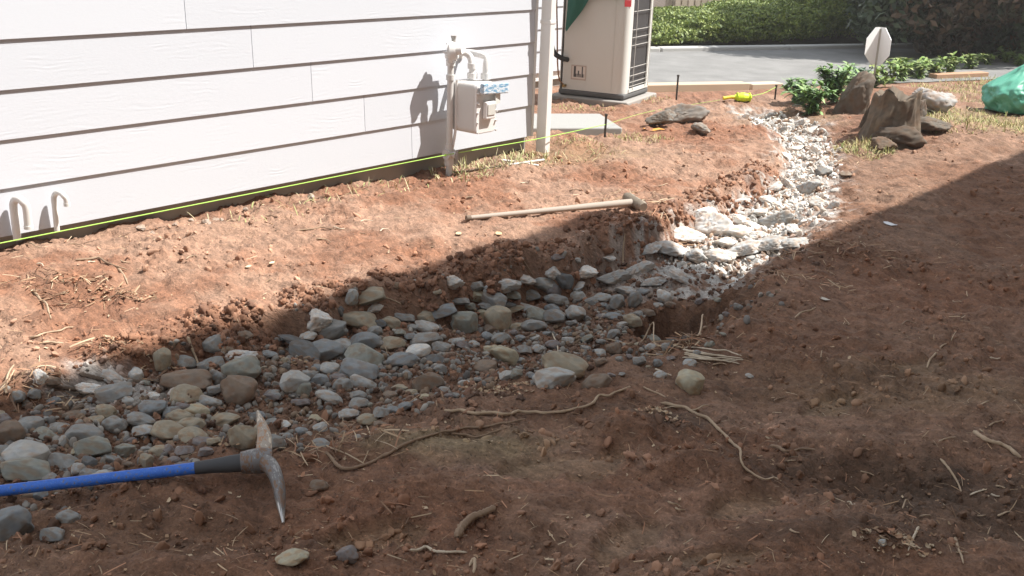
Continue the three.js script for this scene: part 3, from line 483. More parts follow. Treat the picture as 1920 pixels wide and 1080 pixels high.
twig([[1443, 838], [1470, 848], [1500, 850], [1530, 846]], .0055, .003, 'm', 'curved brown twig above the dark hollow');
twig([[1738, 692], [1744, 676], [1760, 660], [1776, 645]], .0045, .003, 'p', 'crooked grey twig on the shaded soil by the straw');
twig([[600, 832], [620, 842], [646, 852]], .0035, .002, 'p', 'thin pale straw right of the pickaxe head');
twig([[610, 850], [640, 880], [700, 870], [760, 835], [840, 812], [930, 800], [985, 788]], .0055, .003, 'm', 'long brown root winding across the soil to the stone pile', undefined, 'root');
twig([[845, 815], [900, 822], [960, 800]], .004, .002, 'm', 'short brown root looping beside the long winding one', undefined, 'root');
twig([[80, 645], [100, 645], [120, 646]], .0045, .004, 'p', 'short straight straw on sunlit soil');
twig([[55, 636], [90, 628], [140, 615]], .0045, .002, 'p', 'long bleached twig on sunlit soil beside a short straw');
twig([[140, 490], [180, 488], [215, 500], [240, 508]], .0055, .003, 'm', 'curved brown twig on the sunlit bank by the root tuft');
twig([[215, 500], [232, 518], [240, 535]], .005, .003, 'p', 'bent pale twig reaching down the sunlit bank');
twig([[60, 545], [88, 580], [96, 600]], .005, .003, 'p', 'crooked root in the sunlit root tuft', undefined, 'root');
twig([[12, 745], [14, 715], [28, 690]], .005, .003, 'p', 'arched straw standing at the trench edge', undefined, 'twig', 2);
twig([[1035, 628], [1042, 645], [1046, 664]], .0035, .002, 'w', 'white rootlet standing above the brown wedge shaped stone', undefined, 'root', 2);
twig([[1168, 500], [1168, 470], [1172, 440]], .004, .003, 'p', 'pale rootlet hanging down the tall trench bank', undefined, 'root', 1);
twig([[975, 485], [990, 505], [1000, 520]], .0045, .003, 'm', 'thin root sticking out of the shaded bank', undefined, 'root', 1);
twig([[690, 570], [720, 560], [760, 575]], .0035, .002, 'p', 'thin straw caught on the stones under the bank');
twig([[555, 434], [600, 430], [650, 432]], .004, .002, 'm', 'thin brown twig on the sunlit bank in the open');
twig([[880, 1065], [890, 1055], [888, 1078]], .005, .004, 'p', 'stubby pale twig at the very edge of the foreground');
for (let i = 0; i < 7; i++) twig([[1285 + rr(-8, 10), 655 + i * 3], [1335, 662 + i * 3 + rr(-4, 4)], [1385 + rr(-20, 10), 670 + i * 2.5]], .003, .0018, 'w', 'pale flattened straw in the bundle right of the pit', 'straw bundle by the pit', 'straw_stalk', 1);
const openTwigs = [];
for (let i = 0; i < 26; i++) { const x = rr(1150, 1900), y = rr(470, 1060), a = rr(-.5, .5), l = rr(14, 34); twig([[x, y], [x + l * .5, y + l * .5 * a + rr(-4, 4)], [x + l, y + l * a]], rr(.0022, .004), .0015, pick(['p', 'm', 'w', 'p']), 'small loose twig scattered on the shaded soil', 'small twigs on the shaded soil'); }
for (let i = 0; i < 16; i++) { const x = rr(40, 1300), y = 480 - x * .12 + rr(-30, 60), a = rr(-.4, .4), l = rr(12, 30); twig([[x, y], [x + l * .5, y + l * .5 * a + rr(-3, 3)], [x + l, y + l * a]], rr(.0022, .004), .0015, pick(['p', 'm', 'w']), 'small loose twig scattered on the sunlit bank', 'small twigs on the sunlit bank'); }

// ---------------------------------------------------------------- blue handled pickaxe
const frameAt = (a, b) => { const y = b.clone().sub(a).normalize(), q = new THREE.Quaternion().setFromUnitVectors(V(0, 1, 0), y); return q; };
function spine(pts, radii, seg = 30, rad = 12, flat = 1, flatAxis = V(0, 1, 0)) { // swept body with its own radius at each point, squeezed along flatAxis
  const c = new THREE.CatmullRomCurve3(pts), g = new THREE.TubeGeometry(c, seg, 1, rad, false), p = g.attributes.position, rc = t => { const f = t * (radii.length - 1), i = Math.min(radii.length - 2, Math.floor(f)); return lerp(radii[i], radii[i + 1], f - i); };
  for (let i = 0; i <= seg; i++) { const ctr = c.getPointAt(i / seg), r = rc(i / seg); for (let j = 0; j <= rad; j++) { const k = i * (rad + 1) + j, v = V(p.getX(k), p.getY(k), p.getZ(k)).sub(ctr); const a = v.dot(flatAxis); v.addScaledVector(flatAxis, a * (flat - 1)); v.multiplyScalar(r); p.setXYZ(k, ctr.x + v.x, ctr.y + v.y, ctr.z + v.z); } }
  const caps = []; for (const e of [0, seg]) { const ctr = c.getPointAt(e / seg), q = []; for (let j = 0; j < rad; j++) { const k = e * (rad + 1) + j, k2 = k + 1; const A = [p.getX(k), p.getY(k), p.getZ(k)], B = [p.getX(k2), p.getY(k2), p.getZ(k2)]; e ? q.push(...A, ...B, ctr.x, ctr.y, ctr.z) : q.push(...B, ...A, ctr.x, ctr.y, ctr.z); } const cg = new THREE.BufferGeometry(); cg.setAttribute('position', new THREE.Float32BufferAttribute(q, 3)); cg.setAttribute('uv', new THREE.Float32BufferAttribute(new Float32Array(q.length / 3 * 2), 2)); cg.computeVertexNormals(); caps.push(cg); }
  g.computeVertexNormals(); return merge([g, ...caps]);
}
{
  const A = hit(0, 942), B = hit(505, 893); A.y += .032; B.y += .05;
  const dir = B.clone().sub(A).normalize(), start = A.clone().addScaledVector(dir, -.28); start.y = A.y - .02;
  const P = t => start.clone().lerp(B, t), tOf = px => { let t = 0; for (; t < 1; t += .002) { const v = P(t).sub(camera.position), z = v.dot(fw); if (960 + F * v.dot(RT) / z > px) break; } return t; };
  const t1 = tOf(368), t2 = tOf(452);
  const k = thing('pickaxe', 'pickaxe with blue handle and grey steel head lying across the stones', 'pickaxe');
  part('handle', spine([P(0), P(t1 * .4), P(t1)], [.0185, .0175, .0175, .0185], 30, 16, .82), new THREE.MeshStandardMaterial({ map: dataTex(512, 64, (u, v, i, j) => { const a = tn(u, v, 14, 31) + .7 * tn(u, v, 45, 32), g = sm(.42, .62, a), sc = n2(i * .015, j * .9) > .72 ? .5 : 0; const b = [40, 98, 190], d = [128, 100, 78], w = [120, 150, 200]; return b.map((c, k) => lerp(lerp(c * (1 + .1 * a), d[k], g * .75), w[k], sc * (1 - g))); }, true, [6, 1]), roughness: .5 }), k);
  part('collar', spine([P(t1 - .004), P((t1 + t2) / 2), P(t2 + .02)], [.0192, .0215, .026, .0285], 24, 16, .86), mat(.045, .046, .05, .7), k);
  const wear = dataTex(256, 256, (u, v) => { const a = tn(u, v, 9, 41) + .7 * tn(u, v, 30, 42) + .4 * tn(u, v, 80, 43), g = sm(.2, .5, a), w = sm(.35, .6, -a); const b = [112, 110, 110], d = [120, 88, 66], l = [165, 163, 160]; return b.map((c, k) => lerp(lerp(c, d[k], g * .8), l[k], w * .7)); }, true, [1, 1]);
  const steel = new THREE.MeshStandardMaterial({ map: wear, roughness: .55, metalness: .35 }), worn = mat(.5, .49, .47, .36, { metalness: .75 });
  const rust = new THREE.MeshStandardMaterial({ map: wear, color: new THREE.Color().setRGB(2.1, 1.9, 1.6), roughness: .6, metalness: .25 });
  const eye = part('eye_socket', spine([P(t2), P(t2 * .5 + .5), P(1.012)], [.030, .034, .036, .030], 20, 16, .95), steel, k);
  const side = V(-dir.z, 0, dir.x).normalize();  // towards us
  const C0 = P(.985), near = hit(531, 983); near.y += .008;
  const nm = C0.clone().lerp(near, .55); nm.y += .022; nm.addScaledVector(dir, .012);
  part('pick_point', spine([C0, C0.clone().lerp(nm, .55).add(V(.004, .012, 0)), nm, near], [.026, .0215, .0165, .0045], 30, 12, .9, dir), steel, k);
  const n2a = nm.clone().lerp(near, .25);
  part('worn_tip', spine([nm.clone().lerp(near, .12), n2a.clone().lerp(near, .5), near.clone().add(near.clone().sub(nm).setLength(.004))], [.0163, .0118, .004], 16, 12, .92, dir), worn, k);
  const fr = ray(483, 770), tf = (C0.z - .15 - camera.position.z) / fr.z, far = camera.position.clone().addScaledVector(fr, tf);
  const fm = C0.clone().lerp(far, .5).addScaledVector(dir, .010);
  part('pick_blade', spine([C0, fm, far], [.020, .0215, .019, .0125, .003], 30, 12, .55, V(0, .5, .86)), rust, k);
}
// ---------------------------------------------------------------- sledgehammer on the sunlit bank
{
  const A = hit(878, 413), B = hit(1188, 389); A.y += .012; B.y += .03;
  const dir = B.clone().sub(A).normalize(), side = V(-dir.z, 0, dir.x).normalize();
  const k = thing('sledgehammer', 'sledgehammer with weathered grey wooden handle lying on the sunlit bank', 'sledgehammer');
  part('handle', spine([A, A.clone().lerp(B, .5), B.clone().addScaledVector(dir, .025)], [.0125, .0145, .0155, .018, .0215, .0225], 36, 12, .9), mat(.33, .28, .235, .8), k);
  part('handle_end', spine([A.clone().addScaledVector(dir, -.012), A.clone().addScaledVector(dir, .012)], [.0145, .0145], 3, 12), mat(.16, .12, .09, .9), k);
  const h = B.clone().addScaledVector(dir, .005), S = side.clone().multiplyScalar(1); S.y = -.12; S.normalize();
  part('head', spine([h.clone().addScaledVector(S, -.085), h.clone().addScaledVector(S, -.074), h.clone().addScaledVector(S, -.03), h.clone().addScaledVector(S, .03), h.clone().addScaledVector(S, .074), h.clone().addScaledVector(S, .085)], [.026, .034, .030, .032, .030, .034, .026], 24, 8), mat(.24, .20, .155, .7, { metalness: .3 }), k);
}
// ---------------------------------------------------------------- gas meter on the wall
{
  const gm = thing('gas_meter', 'grey residential gas meter with regulator and blue tape on the siding', 'gas meter', [W0.x, 0, W0.z], WALL_TURN);
  const gp = mat(.57, .555, .535, .6), lt = mat(.68, .67, .655, .5), dk = mat(.32, .30, .28, .65);
  const y0 = H(WP(-.9, 0, .12).x, WP(-.9, 0, .12).z) - .08;
  const sx = -.895, so = .125;
  part('riser_pipe', merge([cyl(.0185, .0185, .69 - y0, sx, (.69 + y0) / 2, so), cyl(.027, .027, .05, sx, .115, so, 8), cyl(.026, .026, .04, sx, .195, so, 6), cyl(.025, .025, .03, sx, .60, so, 8)]), gp, gm);
  const v = part('shutoff_valve', merge([tx(cyl(.03, .03, .06), sx, .155, so, 0, 0, Math.PI / 2), tx(cyl(.016, .016, .05), sx, .155, so + .03, Math.PI / 2, 0, 0)]), gp, gm);
  part('valve_lever', box(.014, .055, .01, sx, .155, so + .062), dk, v);
  part('bypass_tube', tube([V(sx + .035, .585, so + .02), V(sx + .028, .5, so + .02), V(sx + .028, .3, so + .02), V(sx + .015, .19, so + .012)], .008, 20, 10), lt, gm);
  // regulator: bonnet disc facing the yard, body and vent
  const reg = part('regulator', merge([tx(cyl(.062, .062, .018, 0, 0, 0, 28), sx - .01, .745, so + .012, Math.PI / 2 - .15, 0, -.5), tx(cyl(.045, .056, .03, 0, 0, 0, 24), sx - .01, .752, so + .036, Math.PI / 2 - .15, 0, -.5), tx(cyl(.024, .03, .04, 0, 0, 0, 20), sx - .008, .76, so + .066, Math.PI / 2 - .15, 0, -.5), new THREE.SphereGeometry(.036, 20, 14).translate(sx, .725, so), tx(cyl(.022, .022, .09), sx + .05, .735, so, 0, 0, Math.PI / 2), cyl(.028, .028, .03, sx, .68, so, 6)]), lt, gm);
  for (let i = 0; i < 6; i++) { const a = i / 6 * 6.283; part('bolt', tx(cyl(.006, .006, .028, 0, 0, 0, 6), sx - .01 + Math.cos(a) * .053, .745 + Math.sin(a) * .053, so + .016, Math.PI / 2, 0, 0), gp, reg); }
  part('vent', merge([cyl(.012, .012, .035, sx + .01, .805, so + .01, 12), cyl(.017, .014, .016, sx + .01, .826, so + .01, 12)]), dk, reg);
  const bx = -.775, bw = .165, bo = .2, bd = .185;
  const elbow = part('inlet_elbow', merge([tube([V(sx + .07, .735, so), V(sx + .10, .735, so + .005), V(sx + .125, .715, so + .03), V(sx + .125, .67, so + .05), V(sx + .125, .59, so + .055)].map(p => p), .019, 30, 14), cyl(.029, .029, .032, sx + .125, .605, so + .055, 8), cyl(.026, .026, .03, sx + .125, .66, so + .052, 8)]), lt, gm);
  part('outlet_elbow', merge([tube([V(-.715, .58, .235), V(-.715, .66, .235), V(-.70, .705, .225), V(-.70, .722, .16), V(-.70, .722, .06), V(-.70, .722, -.02)], .019, 34, 14), cyl(.029, .029, .032, -.715, .605, .235, 8), tx(cyl(.04, .04, .012), -.70, .722, .024, Math.PI / 2, 0, 0)]), lt, gm);
  const cs = new THREE.Shape(); { const w = bw / 2, h = .275, r = .03; cs.moveTo(-w + r, 0); cs.lineTo(w - r, 0); cs.quadraticCurveTo(w, 0, w, r); cs.lineTo(w, h - r); cs.quadraticCurveTo(w, h, w - r, h); cs.lineTo(-w + r, h); cs.quadraticCurveTo(-w, h, -w, h - r); cs.lineTo(-w, r); cs.quadraticCurveTo(-w, 0, -w + r, 0); }
  part('meter_case', new THREE.ExtrudeGeometry(cs, { depth: bd - .03, bevelEnabled: true, bevelSize: .008, bevelThickness: .012, bevelSegments: 3 }).translate(bx, .296, bo - bd / 2 + .012), gp, gm);
  const cover = part('front_cover', new THREE.ExtrudeGeometry(cs, { depth: .008, bevelEnabled: true, bevelSize: .006, bevelThickness: .006, bevelSegments: 2 }).translate(bx, .296, bo + bd / 2 - .006), lt, gm);
  for (let i = 0; i < 10; i++) { const a = i < 5 ? -1 : 1; part('rim_bolt', tx(cyl(.006, .006, .012, 0, 0, 0, 6), bx + a * (bw / 2 - .002), .30 + (i % 5) * .056, bo + bd / 2 + .014, Math.PI / 2, 0, 0), gp, cover); }
  const ix = part('dial_index', rbox(.085, .10, .03, .008, bx + .005, .425, bo + bd / 2 + .024), lt, gm);
  part('dial_window', box(.062, .06, .004, bx + .005, .43, bo + bd / 2 + .0415), mat(.55, .54, .5, .25), ix);
  const tp = dataTex(256, 64, (u, vv) => { const a = tn(u, vv, 9, 21) + .6 * tn(u, vv, 26, 22); const w = a > .05 ? 1 : 0; return w ? [206, 212, 218] : [128 + 40 * a, 164 + 30 * a, 190 + 20 * a]; }, true);
  const tm = new THREE.MeshStandardMaterial({ map: tp, roughness: .45 });
  const bt = new RoundedBoxGeometry(.225, .062, .03, 3, .008); const bp = bt.attributes.position; for (let i = 0; i < bp.count; i++) bp.setY(i, bp.getY(i) + .006 * Math.sin(bp.getX(i) * 40));
  part('blue_tape', bt.translate(bx + .035, .548, bo + bd / 2 + .034), tm, gm);
  part('paper_tag', tx(box(.05, .07, .002), bx + .072, .49, bo + bd / 2 + .03, .05, .15, .1), mat(.62, .61, .58, .8), gm);
}
// ---------------------------------------------------------------- mason's string, stakes and reel
const onWall = (px, py, o) => { const d = ray(px, py), t = (W0N + o - camera.position.dot(N)) / d.dot(N); return camera.position.clone().addScaledVector(d, t); };
// ---------------------------------------------------------------- gooseneck pipes
for (const [px, py, hgt, drop, r, lab] of [[30, 428, .128, .118, .0165, 'thicker white gooseneck pipe whose outer end meets the ground'], [105, 412, .122, .05, .012, 'slim white gooseneck pipe with a short open hook']]) {
  const b = onWall(px, py, .05), t = thing('gooseneck_pipe', lab, 'pipe', [b.x, b.y, b.z], WALL_TURN);
  const w = mat(.66, .65, .63, .5), R = .026;
  const pts = [V(0, -.05, 0), V(0, hgt * .5, 0), V(0, hgt - R, 0)]; for (let i = 1; i < 6; i++) { const a = Math.PI - i / 6 * Math.PI; pts.push(V(.004 * i, hgt - R + Math.sin(a) * R, R + Math.cos(a) * R)); } pts.push(V(.026, hgt - R, 2 * R), V(.028, hgt - drop, 2 * R));
  part('pipe', tube(pts, r, 50, 14), w, t);
  part('open_end', cyl(r * 1.15, r * 1.15, .014, .028, hgt - drop, 2 * R, 14), w, t);
}
const neon = mat(.36, .62, .10, .6), neonY = mat(.62, .80, .03, .55), iron = mat(.045, .038, .034, .7);
const stk = (px, pyB, pyT, lab) => {
  const b = hit(px, pyB), h = (pyB - pyT) * depthOf(b) / F * 1.02, t = thing('steel_stake', lab, 'stake', [b.x, b.y, b.z], 0);
  part('rod', new THREE.CylinderGeometry(.0085, .0085, h + .12, 8).translate(0, (h - .12) / 2, 0), iron, t); part('head', cyl(.012, .012, .012, 0, h, 0, 8), iron, t); return V(b.x, b.y + h, b.z);
};
const s1 = stk(1134, 258, 216, 'dark steel stake in front of the concrete slab'), s2 = stk(1268, 187, 143, 'taller dark steel stake beside the air conditioner'), s3 = stk(1453, 185, 161, 'short dark stake at the end of the timber edging');
{
  const a = onWall(-90, 474, .17), b = onWall(835, 291, .17), c = onWall(1000, 262, .17);
  const tie = s1.clone(); tie.y -= .07;
  const g1 = tube([a, a.clone().lerp(b, .5), b, c, tie], .0026, 60, 6), r0 = hit(1350, 190); r0.y += .012;
  const mid = hit(1195, 222); mid.y += .03;
  const kn = thing('mason_string', 'taut neon green string running along the foot of the house wall', 'string');
  part('string', g1, neon, kn);
  part('string_tail', tube([tie, mid, hit(1240, 206).add(V(0, .004, 0)), hit(1290, 198).add(V(0, .004, 0)), r0], .0014, 60, 5), neon, kn);
  part('knot', new THREE.SphereGeometry(.008, 10, 8).translate(b.x, b.y, b.z), neon, kn);
}
{
  const b = hit(1392, 190), k = thing('string_reel', 'neon yellow string reel lying on soil beside the rubble', 'reel', [b.x, b.y + .035, b.z], .15);
  part('wound_string', tx(spine([V(-.075, 0, 0), V(-.06, 0, 0), V(0, 0, 0), V(.06, 0, 0), V(.075, 0, 0)], [.02, .036, .042, .036, .024], 20, 16), 0, 0, 0), neonY, k);
  part('handle', tx(spine([V(-.07, 0, 0), V(-.11, 0, .005), V(-.18, -.01, .01)], [.018, .014, .017], 14, 12), 0, 0, 0), mat(.75, .58, .03, .5), k);
  for (const x of [-.05, .06]) part('flange', tx(cyl(.041, .041, .006), x, 0, 0, 0, 0, Math.PI / 2), neonY, k);
  const e = V(b.x + .08, b.y + .05, b.z); const top = s3.clone(); top.y -= .012;
  const st = solo('slack_string', tube([e, e.clone().lerp(top, .5).add(V(0, -.015, 0)), top], .0026, 20, 6), neon, 'short neon string from the yellow reel to the short stake', 'string');
}
// ---------------------------------------------------------------- air conditioner
{
  const b = G(1168, 189, .05), turn = WALL_TURN + .23;
  const ac = thing('air_conditioner', 'tall beige outdoor air conditioner condenser behind the house corner', 'air conditioner', [b.x, .05, b.z], turn);
  const beige = mat(.63, .63, .60, .5), beige2 = mat(.59, .59, .56, .5), wire = mat(.55, .54, .51, .5), coil = mat(.12, .12, .125, .8), base = mat(.10, .10, .10, .8);
  const S = .60, Hh = 1.06, r = .085;   // local: x 0..S (grille side faces +z), z -S..0
  part('base_pan', rbox(S + .012, .05, S + .012, .02, S / 2, .027, -S / 2), base, ac);
  const fins = part('coil', box(S - .05, Hh - .1, S - .05, S / 2, Hh / 2 + .02, -S / 2), coil, ac);
  for (let i = 0; i < 26; i++) part('coil_fin', box(.0035, Hh - .14, .006, .12 + i * .017, Hh / 2 + .02, -.020), mat(.2, .2, .205, .6), fins);
  // sheet metal: left panel with the rounded corner post
  const sh = new THREE.Shape(); const T = .004; sh.moveTo(0, S - .03); sh.lineTo(0, r); sh.quadraticCurveTo(0, 0, r, 0); sh.lineTo(r + .035, 0); sh.lineTo(r + .035, T); sh.lineTo(r, T); sh.quadraticCurveTo(T, T, T, r); sh.lineTo(T, S - .03);
  const pg = new THREE.ExtrudeGeometry(sh, { depth: Hh - .05, bevelEnabled: false, curveSegments: 14 }); pg.rotateX(-Math.PI / 2); // x, y->-z
  const panel = part('side_panel', pg.translate(0, .05, 0), beige, ac);
  part('panel_seam', box(.003, Hh - .1, .006, -.0015, Hh / 2 + .02, -r - .03), beige2, panel);
  part('corner_post', merge([box(.05, Hh - .06, .006, S - .025, Hh / 2 + .02, -.004), box(.006, Hh - .06, .05, S - .003, Hh / 2 + .02, -.032)]), beige, ac);
  part('back_panel', merge([box(.006, Hh - .06, S - .08, S - .01, Hh / 2 + .02, -S / 2 - .02), box(S - .02, Hh - .06, .006, S / 2, Hh / 2 + .02, -S + .004)]), beige, ac);
  part('top_cover', rbox(S + .02, .06, S + .02, .025, S / 2, Hh + .035, -S / 2), beige2, ac);
  for (const y of [.075, .11, .165, .235, .42, .485, .55, .70, .86, .95]) part('guard_wire', box(S - r - .07, .004, .004, (S + r) / 2 + .0, y + .03, .003), wire, ac);
  for (const x of [r + .10, S - .1, S - .035]) part('guard_wire', box(.004, Hh - .1, .004, x, Hh / 2 + .02, .010), wire, ac);
  part('lower_rail', box(S - r - .04, .03, .012, (S + r) / 2, .07, .001), beige, ac);
  const lb = dataTex(64, 48, (u, v, i, j) => { const f = (i < 4 || i > 59 || j < 4 || j > 43); const d = (i > 10 && i < 20 && j > 8) || (i > 28 && i < 34 && j > 14 && j < 30) || (i > 44 && i < 50 && j > 8) || (j > 8 && j < 20 && i > 10 && i < 56 && i % 5 < 3); return f ? [180, 165, 155] : d ? [62, 60, 62] : [212, 204, 196]; }, true);
  const lbl = part('rating_label', new THREE.PlaneGeometry(.14, .125), new THREE.MeshStandardMaterial({ map: lb, roughness: .5 }), panel); lbl.rotation.y = -Math.PI / 2; lbl.position.set(-.0035, .2, -.42);
  part('red_sticker', tx(box(.06, .055, .002), r * .27, .80, -r * .27 + .002, 0, -.785, 0), mat(.55, .05, .06, .5), ac);
  for (const y of [.08, .3]) part('service_valve', tx(cyl(.014, .014, .05, 0, 0, 0, 10), -.02, y, -S + .06, 0, 0, Math.PI / 2), mat(.3, .22, .1, .4, { metalness: .7 }), ac);
  // insulated line set curving from the wall
  const ls = [V(-.10, 1.1, -S - .07), V(-.11, .8, -S - .06), V(-.10, .5, -S - .05), V(-.09, .36, -S - .02), V(-.05, .31, -S + .05), V(-.0, .3, -S + .07)];
  part('insulated_line', tube(ls, .021, 40, 12), mat(.035, .036, .038, .85), ac);
  part('copper_line', tube([V(-.06, 1.1, -S - .05), V(-.055, .6, -S - .02), V(-.05, .12, -S + .03), V(0, .08, -S + .06)], .007, 30, 8), mat(.35, .2, .12, .4, { metalness: .6 }), ac);
  const pd = solo('concrete_pad', tx(rbox(.74, .09, .74, .015), 0, 0, 0), mat(.30, .28, .26, .95), 'low concrete pad under the air conditioner', 'pad');
  const pc = b.clone().add(V(S / 2, 0, -S / 2).applyAxisAngle(V(0, 1, 0), turn)); pd.position.set(pc.x, .003, pc.z); pd.rotation.y = turn;
  // green cloth draped over its top
  const g = new THREE.PlaneGeometry(1, 1, 40, 40), p = g.attributes.position;
  for (let i = 0; i < p.count; i++) {
    const u = p.getX(i) + .5, v = p.getY(i) + .5;   // u along the panel, v from top edge down
    const L = .30 + .29 * Math.pow(Math.max(0, 1 - Math.abs(u - .97) / .4), 1.1);
    const s = v * (L + .26), fold = .022 * Math.sin(u * 15 + 1.4 * Math.sin(v * 3)) * sm(.25, .8, s);
    const over = Math.min(s, .26), down = Math.max(0, s - .26);
    p.setXYZ(i, .22 - over - .012 - .02 * sm(0, .1, down) + fold * -1, Hh + .072 - down - .004 * Math.sin(u * 9), -.06 - u * .46 + .09 * (down) * (0.8 - u));
  }
  g.computeVertexNormals();
  const cl = shadows(new THREE.Mesh(g, mat(.012, .105, .075, .75, { side: THREE.DoubleSide }))); cl.name = 'draped_cloth'; cl.position.copy(ac.position); cl.rotation.y = turn; scene.add(cl); meta(cl, 'dark green cloth draped over the top of the air conditioner', 'cloth');
}
// ---------------------------------------------------------------- slab, lump, timbers, sticks
{
  const c = G(1167, 241, .05), sl = solo('concrete_slab', rbox(.95, .075, .62, .012, -.475, 0, -.31), mat(.30, .30, .29, .95), 'flat grey concrete paving slab beside the downspout', 'slab');
  sl.position.set(c.x, .018, c.z); sl.rotation.y = .2;
  const st = (x, y, w, h, o) => stone(x, y, w, h, 'g', { chunk: true, ...o });
  st(1282, 214, 84, 56, { m: stoneMat(.21, .185, .16), v: 3, deep: .7, tilt: .1, label: 'big lump of old concrete crusted with soil beside the slab', lift: .45 });
  st(1242, 228, 56, 36, { m: stoneMat(.16, .145, .125), v: 5, label: 'dark clod of concrete at the foot of the big lump' });
  st(1318, 243, 40, 26, { m: stoneMat(.24, .22, .195), v: 1, label: 'small grey lump in front of the big concrete lump' });
  const orange = solo('orange_leaf', leafScrap.clone().scale(.16, .08, .16), mat(.62, .30, .07, .8, { side: THREE.DoubleSide }), 'orange dead leaf on the ground before the big concrete lump', 'leaf'); const q = hit(1226, 246); orange.position.set(q.x, q.y + .006, q.z);
  const wood = mat(.46, .36, .26, .85), wood2 = mat(.50, .40, .30, .85);
  const plank = (x0, y0, x1, y1, h, d, m, lab) => { const a = G(x0, y0), e = G(x1, y1), L = a.distanceTo(e), t = solo('timber_edging', rbox(L, h, d, .008), m, lab, 'timber'); t.position.set((a.x + e.x) / 2, h / 2 - .035, (a.z + e.z) / 2 - d / 2); t.rotation.y = Math.atan2(-(e.z - a.z), e.x - a.x); };
  plank(1180, 168, 1400, 164, .075, .16, wood, 'long weathered timber beam edging the road');
  plank(1404, 163, 1462, 161, .06, .16, wood2, 'short pale timber at the end of the long beam');
  plank(1752, 144, 1850, 140, .06, .12, mat(.40, .24, .15, .85), 'reddish timber edging among the dry grass');
  const w = mat(.60, .58, .55, .5);
  for (const [a, b2, lab] of [[[942, 303], [1010, 314], 'white plastic stick crossing under a grey one'], [[955, 312], [1020, 303], 'pale grey stick lying across a white one']]) { const A = hit(...a), B = hit(...b2); A.y += .01; B.y += .012; solo('plastic_stick', spine([A, A.clone().lerp(B, .5), B], [.007, .007, .007], 8, 8), w, lab, 'stick'); }
  const cable = ['dark thin cable lying on the soil under the gas meter'];
  solo('cable', tube([[838, 318], [852, 324], [875, 322], [905, 318], [940, 312]].map(([x, y]) => { const h = hit(x, y); h.y += .006; return h; }), .005, 30, 6), mat(.12, .085, .06, .8), cable[0], 'cable');
  const scrap = (x, y, s, c, lab) => { const h = hit(x, y), m = solo('paper_scrap', leafScrap.clone().scale(s, s * .3, s), mat(...c, .8, { side: THREE.DoubleSide }), lab, 'scrap'); m.position.set(h.x, h.y + .006, h.z); m.rotation.y = rr(0, 3); };
  scrap(1667, 422, .09, [.66, .66, .68], 'white paper scrap lying on the soil at the shadow edge');
  scrap(466, 502, .035, [.62, .52, .32], 'yellowed leaf scrap on the sunlit bank, flatter of two');
  scrap(510, 495, .035, [.66, .58, .38], 'yellowed leaf scrap standing up on the sunlit bank');
  scrap(1100, 436, .06, [.40, .30, .25], 'pale bark flake on the shaded top of the bank');
  scrap(860, 440, .05, [.55, .42, .25], 'buff leaf on the sunlit bank below the hammer handle');
  scrap(935, 440, .06, [.55, .40, .22], 'long buff leaf on the sunlit bank below the hammer');
  scrap(1545, 563, .05, [.5, .45, .38], 'pale wood chip on the shaded soil');
  const mortarMat = stoneMat(.33, .27, .225, .96);
  for (let i = 0; i < 9; i++) { const s = -rr(1.9, 3.0), q2 = WP(s, 0, rr(.06, .16)); const m = shadows(new THREE.Mesh(pick(CHUNK), mortarMat)); const r = rr(.012, .024); m.scale.set(r * 1.4, r, r); m.rotation.y = rr(0, 6); m.position.set(q2.x, H(q2.x, q2.z) + r * .3, q2.z); m.name = numbered('mortar_lump'); scene.add(m); meta(m, 'crumbly mortar lump along the foot of the siding', 'rubble', 'mortar lumps along the house wall'); }
}
// ---------------------------------------------------------------- stumps, weeds, sign, bag
function stumpGeo(r, h, k, lean = 0, jag = .5) {
  const nr = 64, ny = 26, P = [], I = [];
  for (let j = 0; j <= ny + 3; j++) for (let i = 0; i <= nr; i++) {
    const a = i / nr * Math.PI * 2, c = Math.cos(a), s = Math.sin(a);
    const top = h * (1 - jag * (.5 + .5 * n2(c * .9 + k, s * .9)) - .10 * jag * n2(c * 4 + k, s * 4));
    let t = Math.min(1, j / ny), y = top * t, rad = r * (1 + .45 * Math.pow(1 - t, 3) + .1 * n3(c * 1.5 + k, s * 1.5, y * 4) + .075 * n3(c * 7 + k, s * 7, y * 2.5) + .05 * n3(c * 15 + k, s * 15, y * 3.5)) * (1 - .16 * t);
    if (j > ny) { const f = 1 - (j - ny) / 3.0; rad *= Math.max(.02, f * .95); y = lerp(h * (1 - jag) * .85, top, Math.max(0, f)) ; }
    P.push(c * rad + lean * y, y - .06, s * rad);
  }
  for (let j = 0; j < ny + 3; j++) for (let i = 0; i < nr; i++) { const a = j * (nr + 1) + i, b = a + nr + 1; I.push(a, b, a + 1, a + 1, b, b + 1); }
  const g = new THREE.BufferGeometry(); g.setAttribute('position', new THREE.Float32BufferAttribute(P, 3)); g.setIndex(I); g.computeVertexNormals(); return speckle(g, .45, 14, k, .5);
}
const bark = mat(.125, .098, .072, .97, { vertexColors: true }), bark2 = mat(.17, .13, .095, .95, { vertexColors: true });
for (const [x, y, r, h, k, lean, jag, m, lab] of [[1668, 262, .185, .46, 7.1, .04, .24, bark, 'broad broken tree stump rising from the soil mound']]) { const p = hit(x, y), t = solo('tree_stump', stumpGeo(r, h, k, lean, jag), m, lab, 'stump'); t.position.copy(p); }
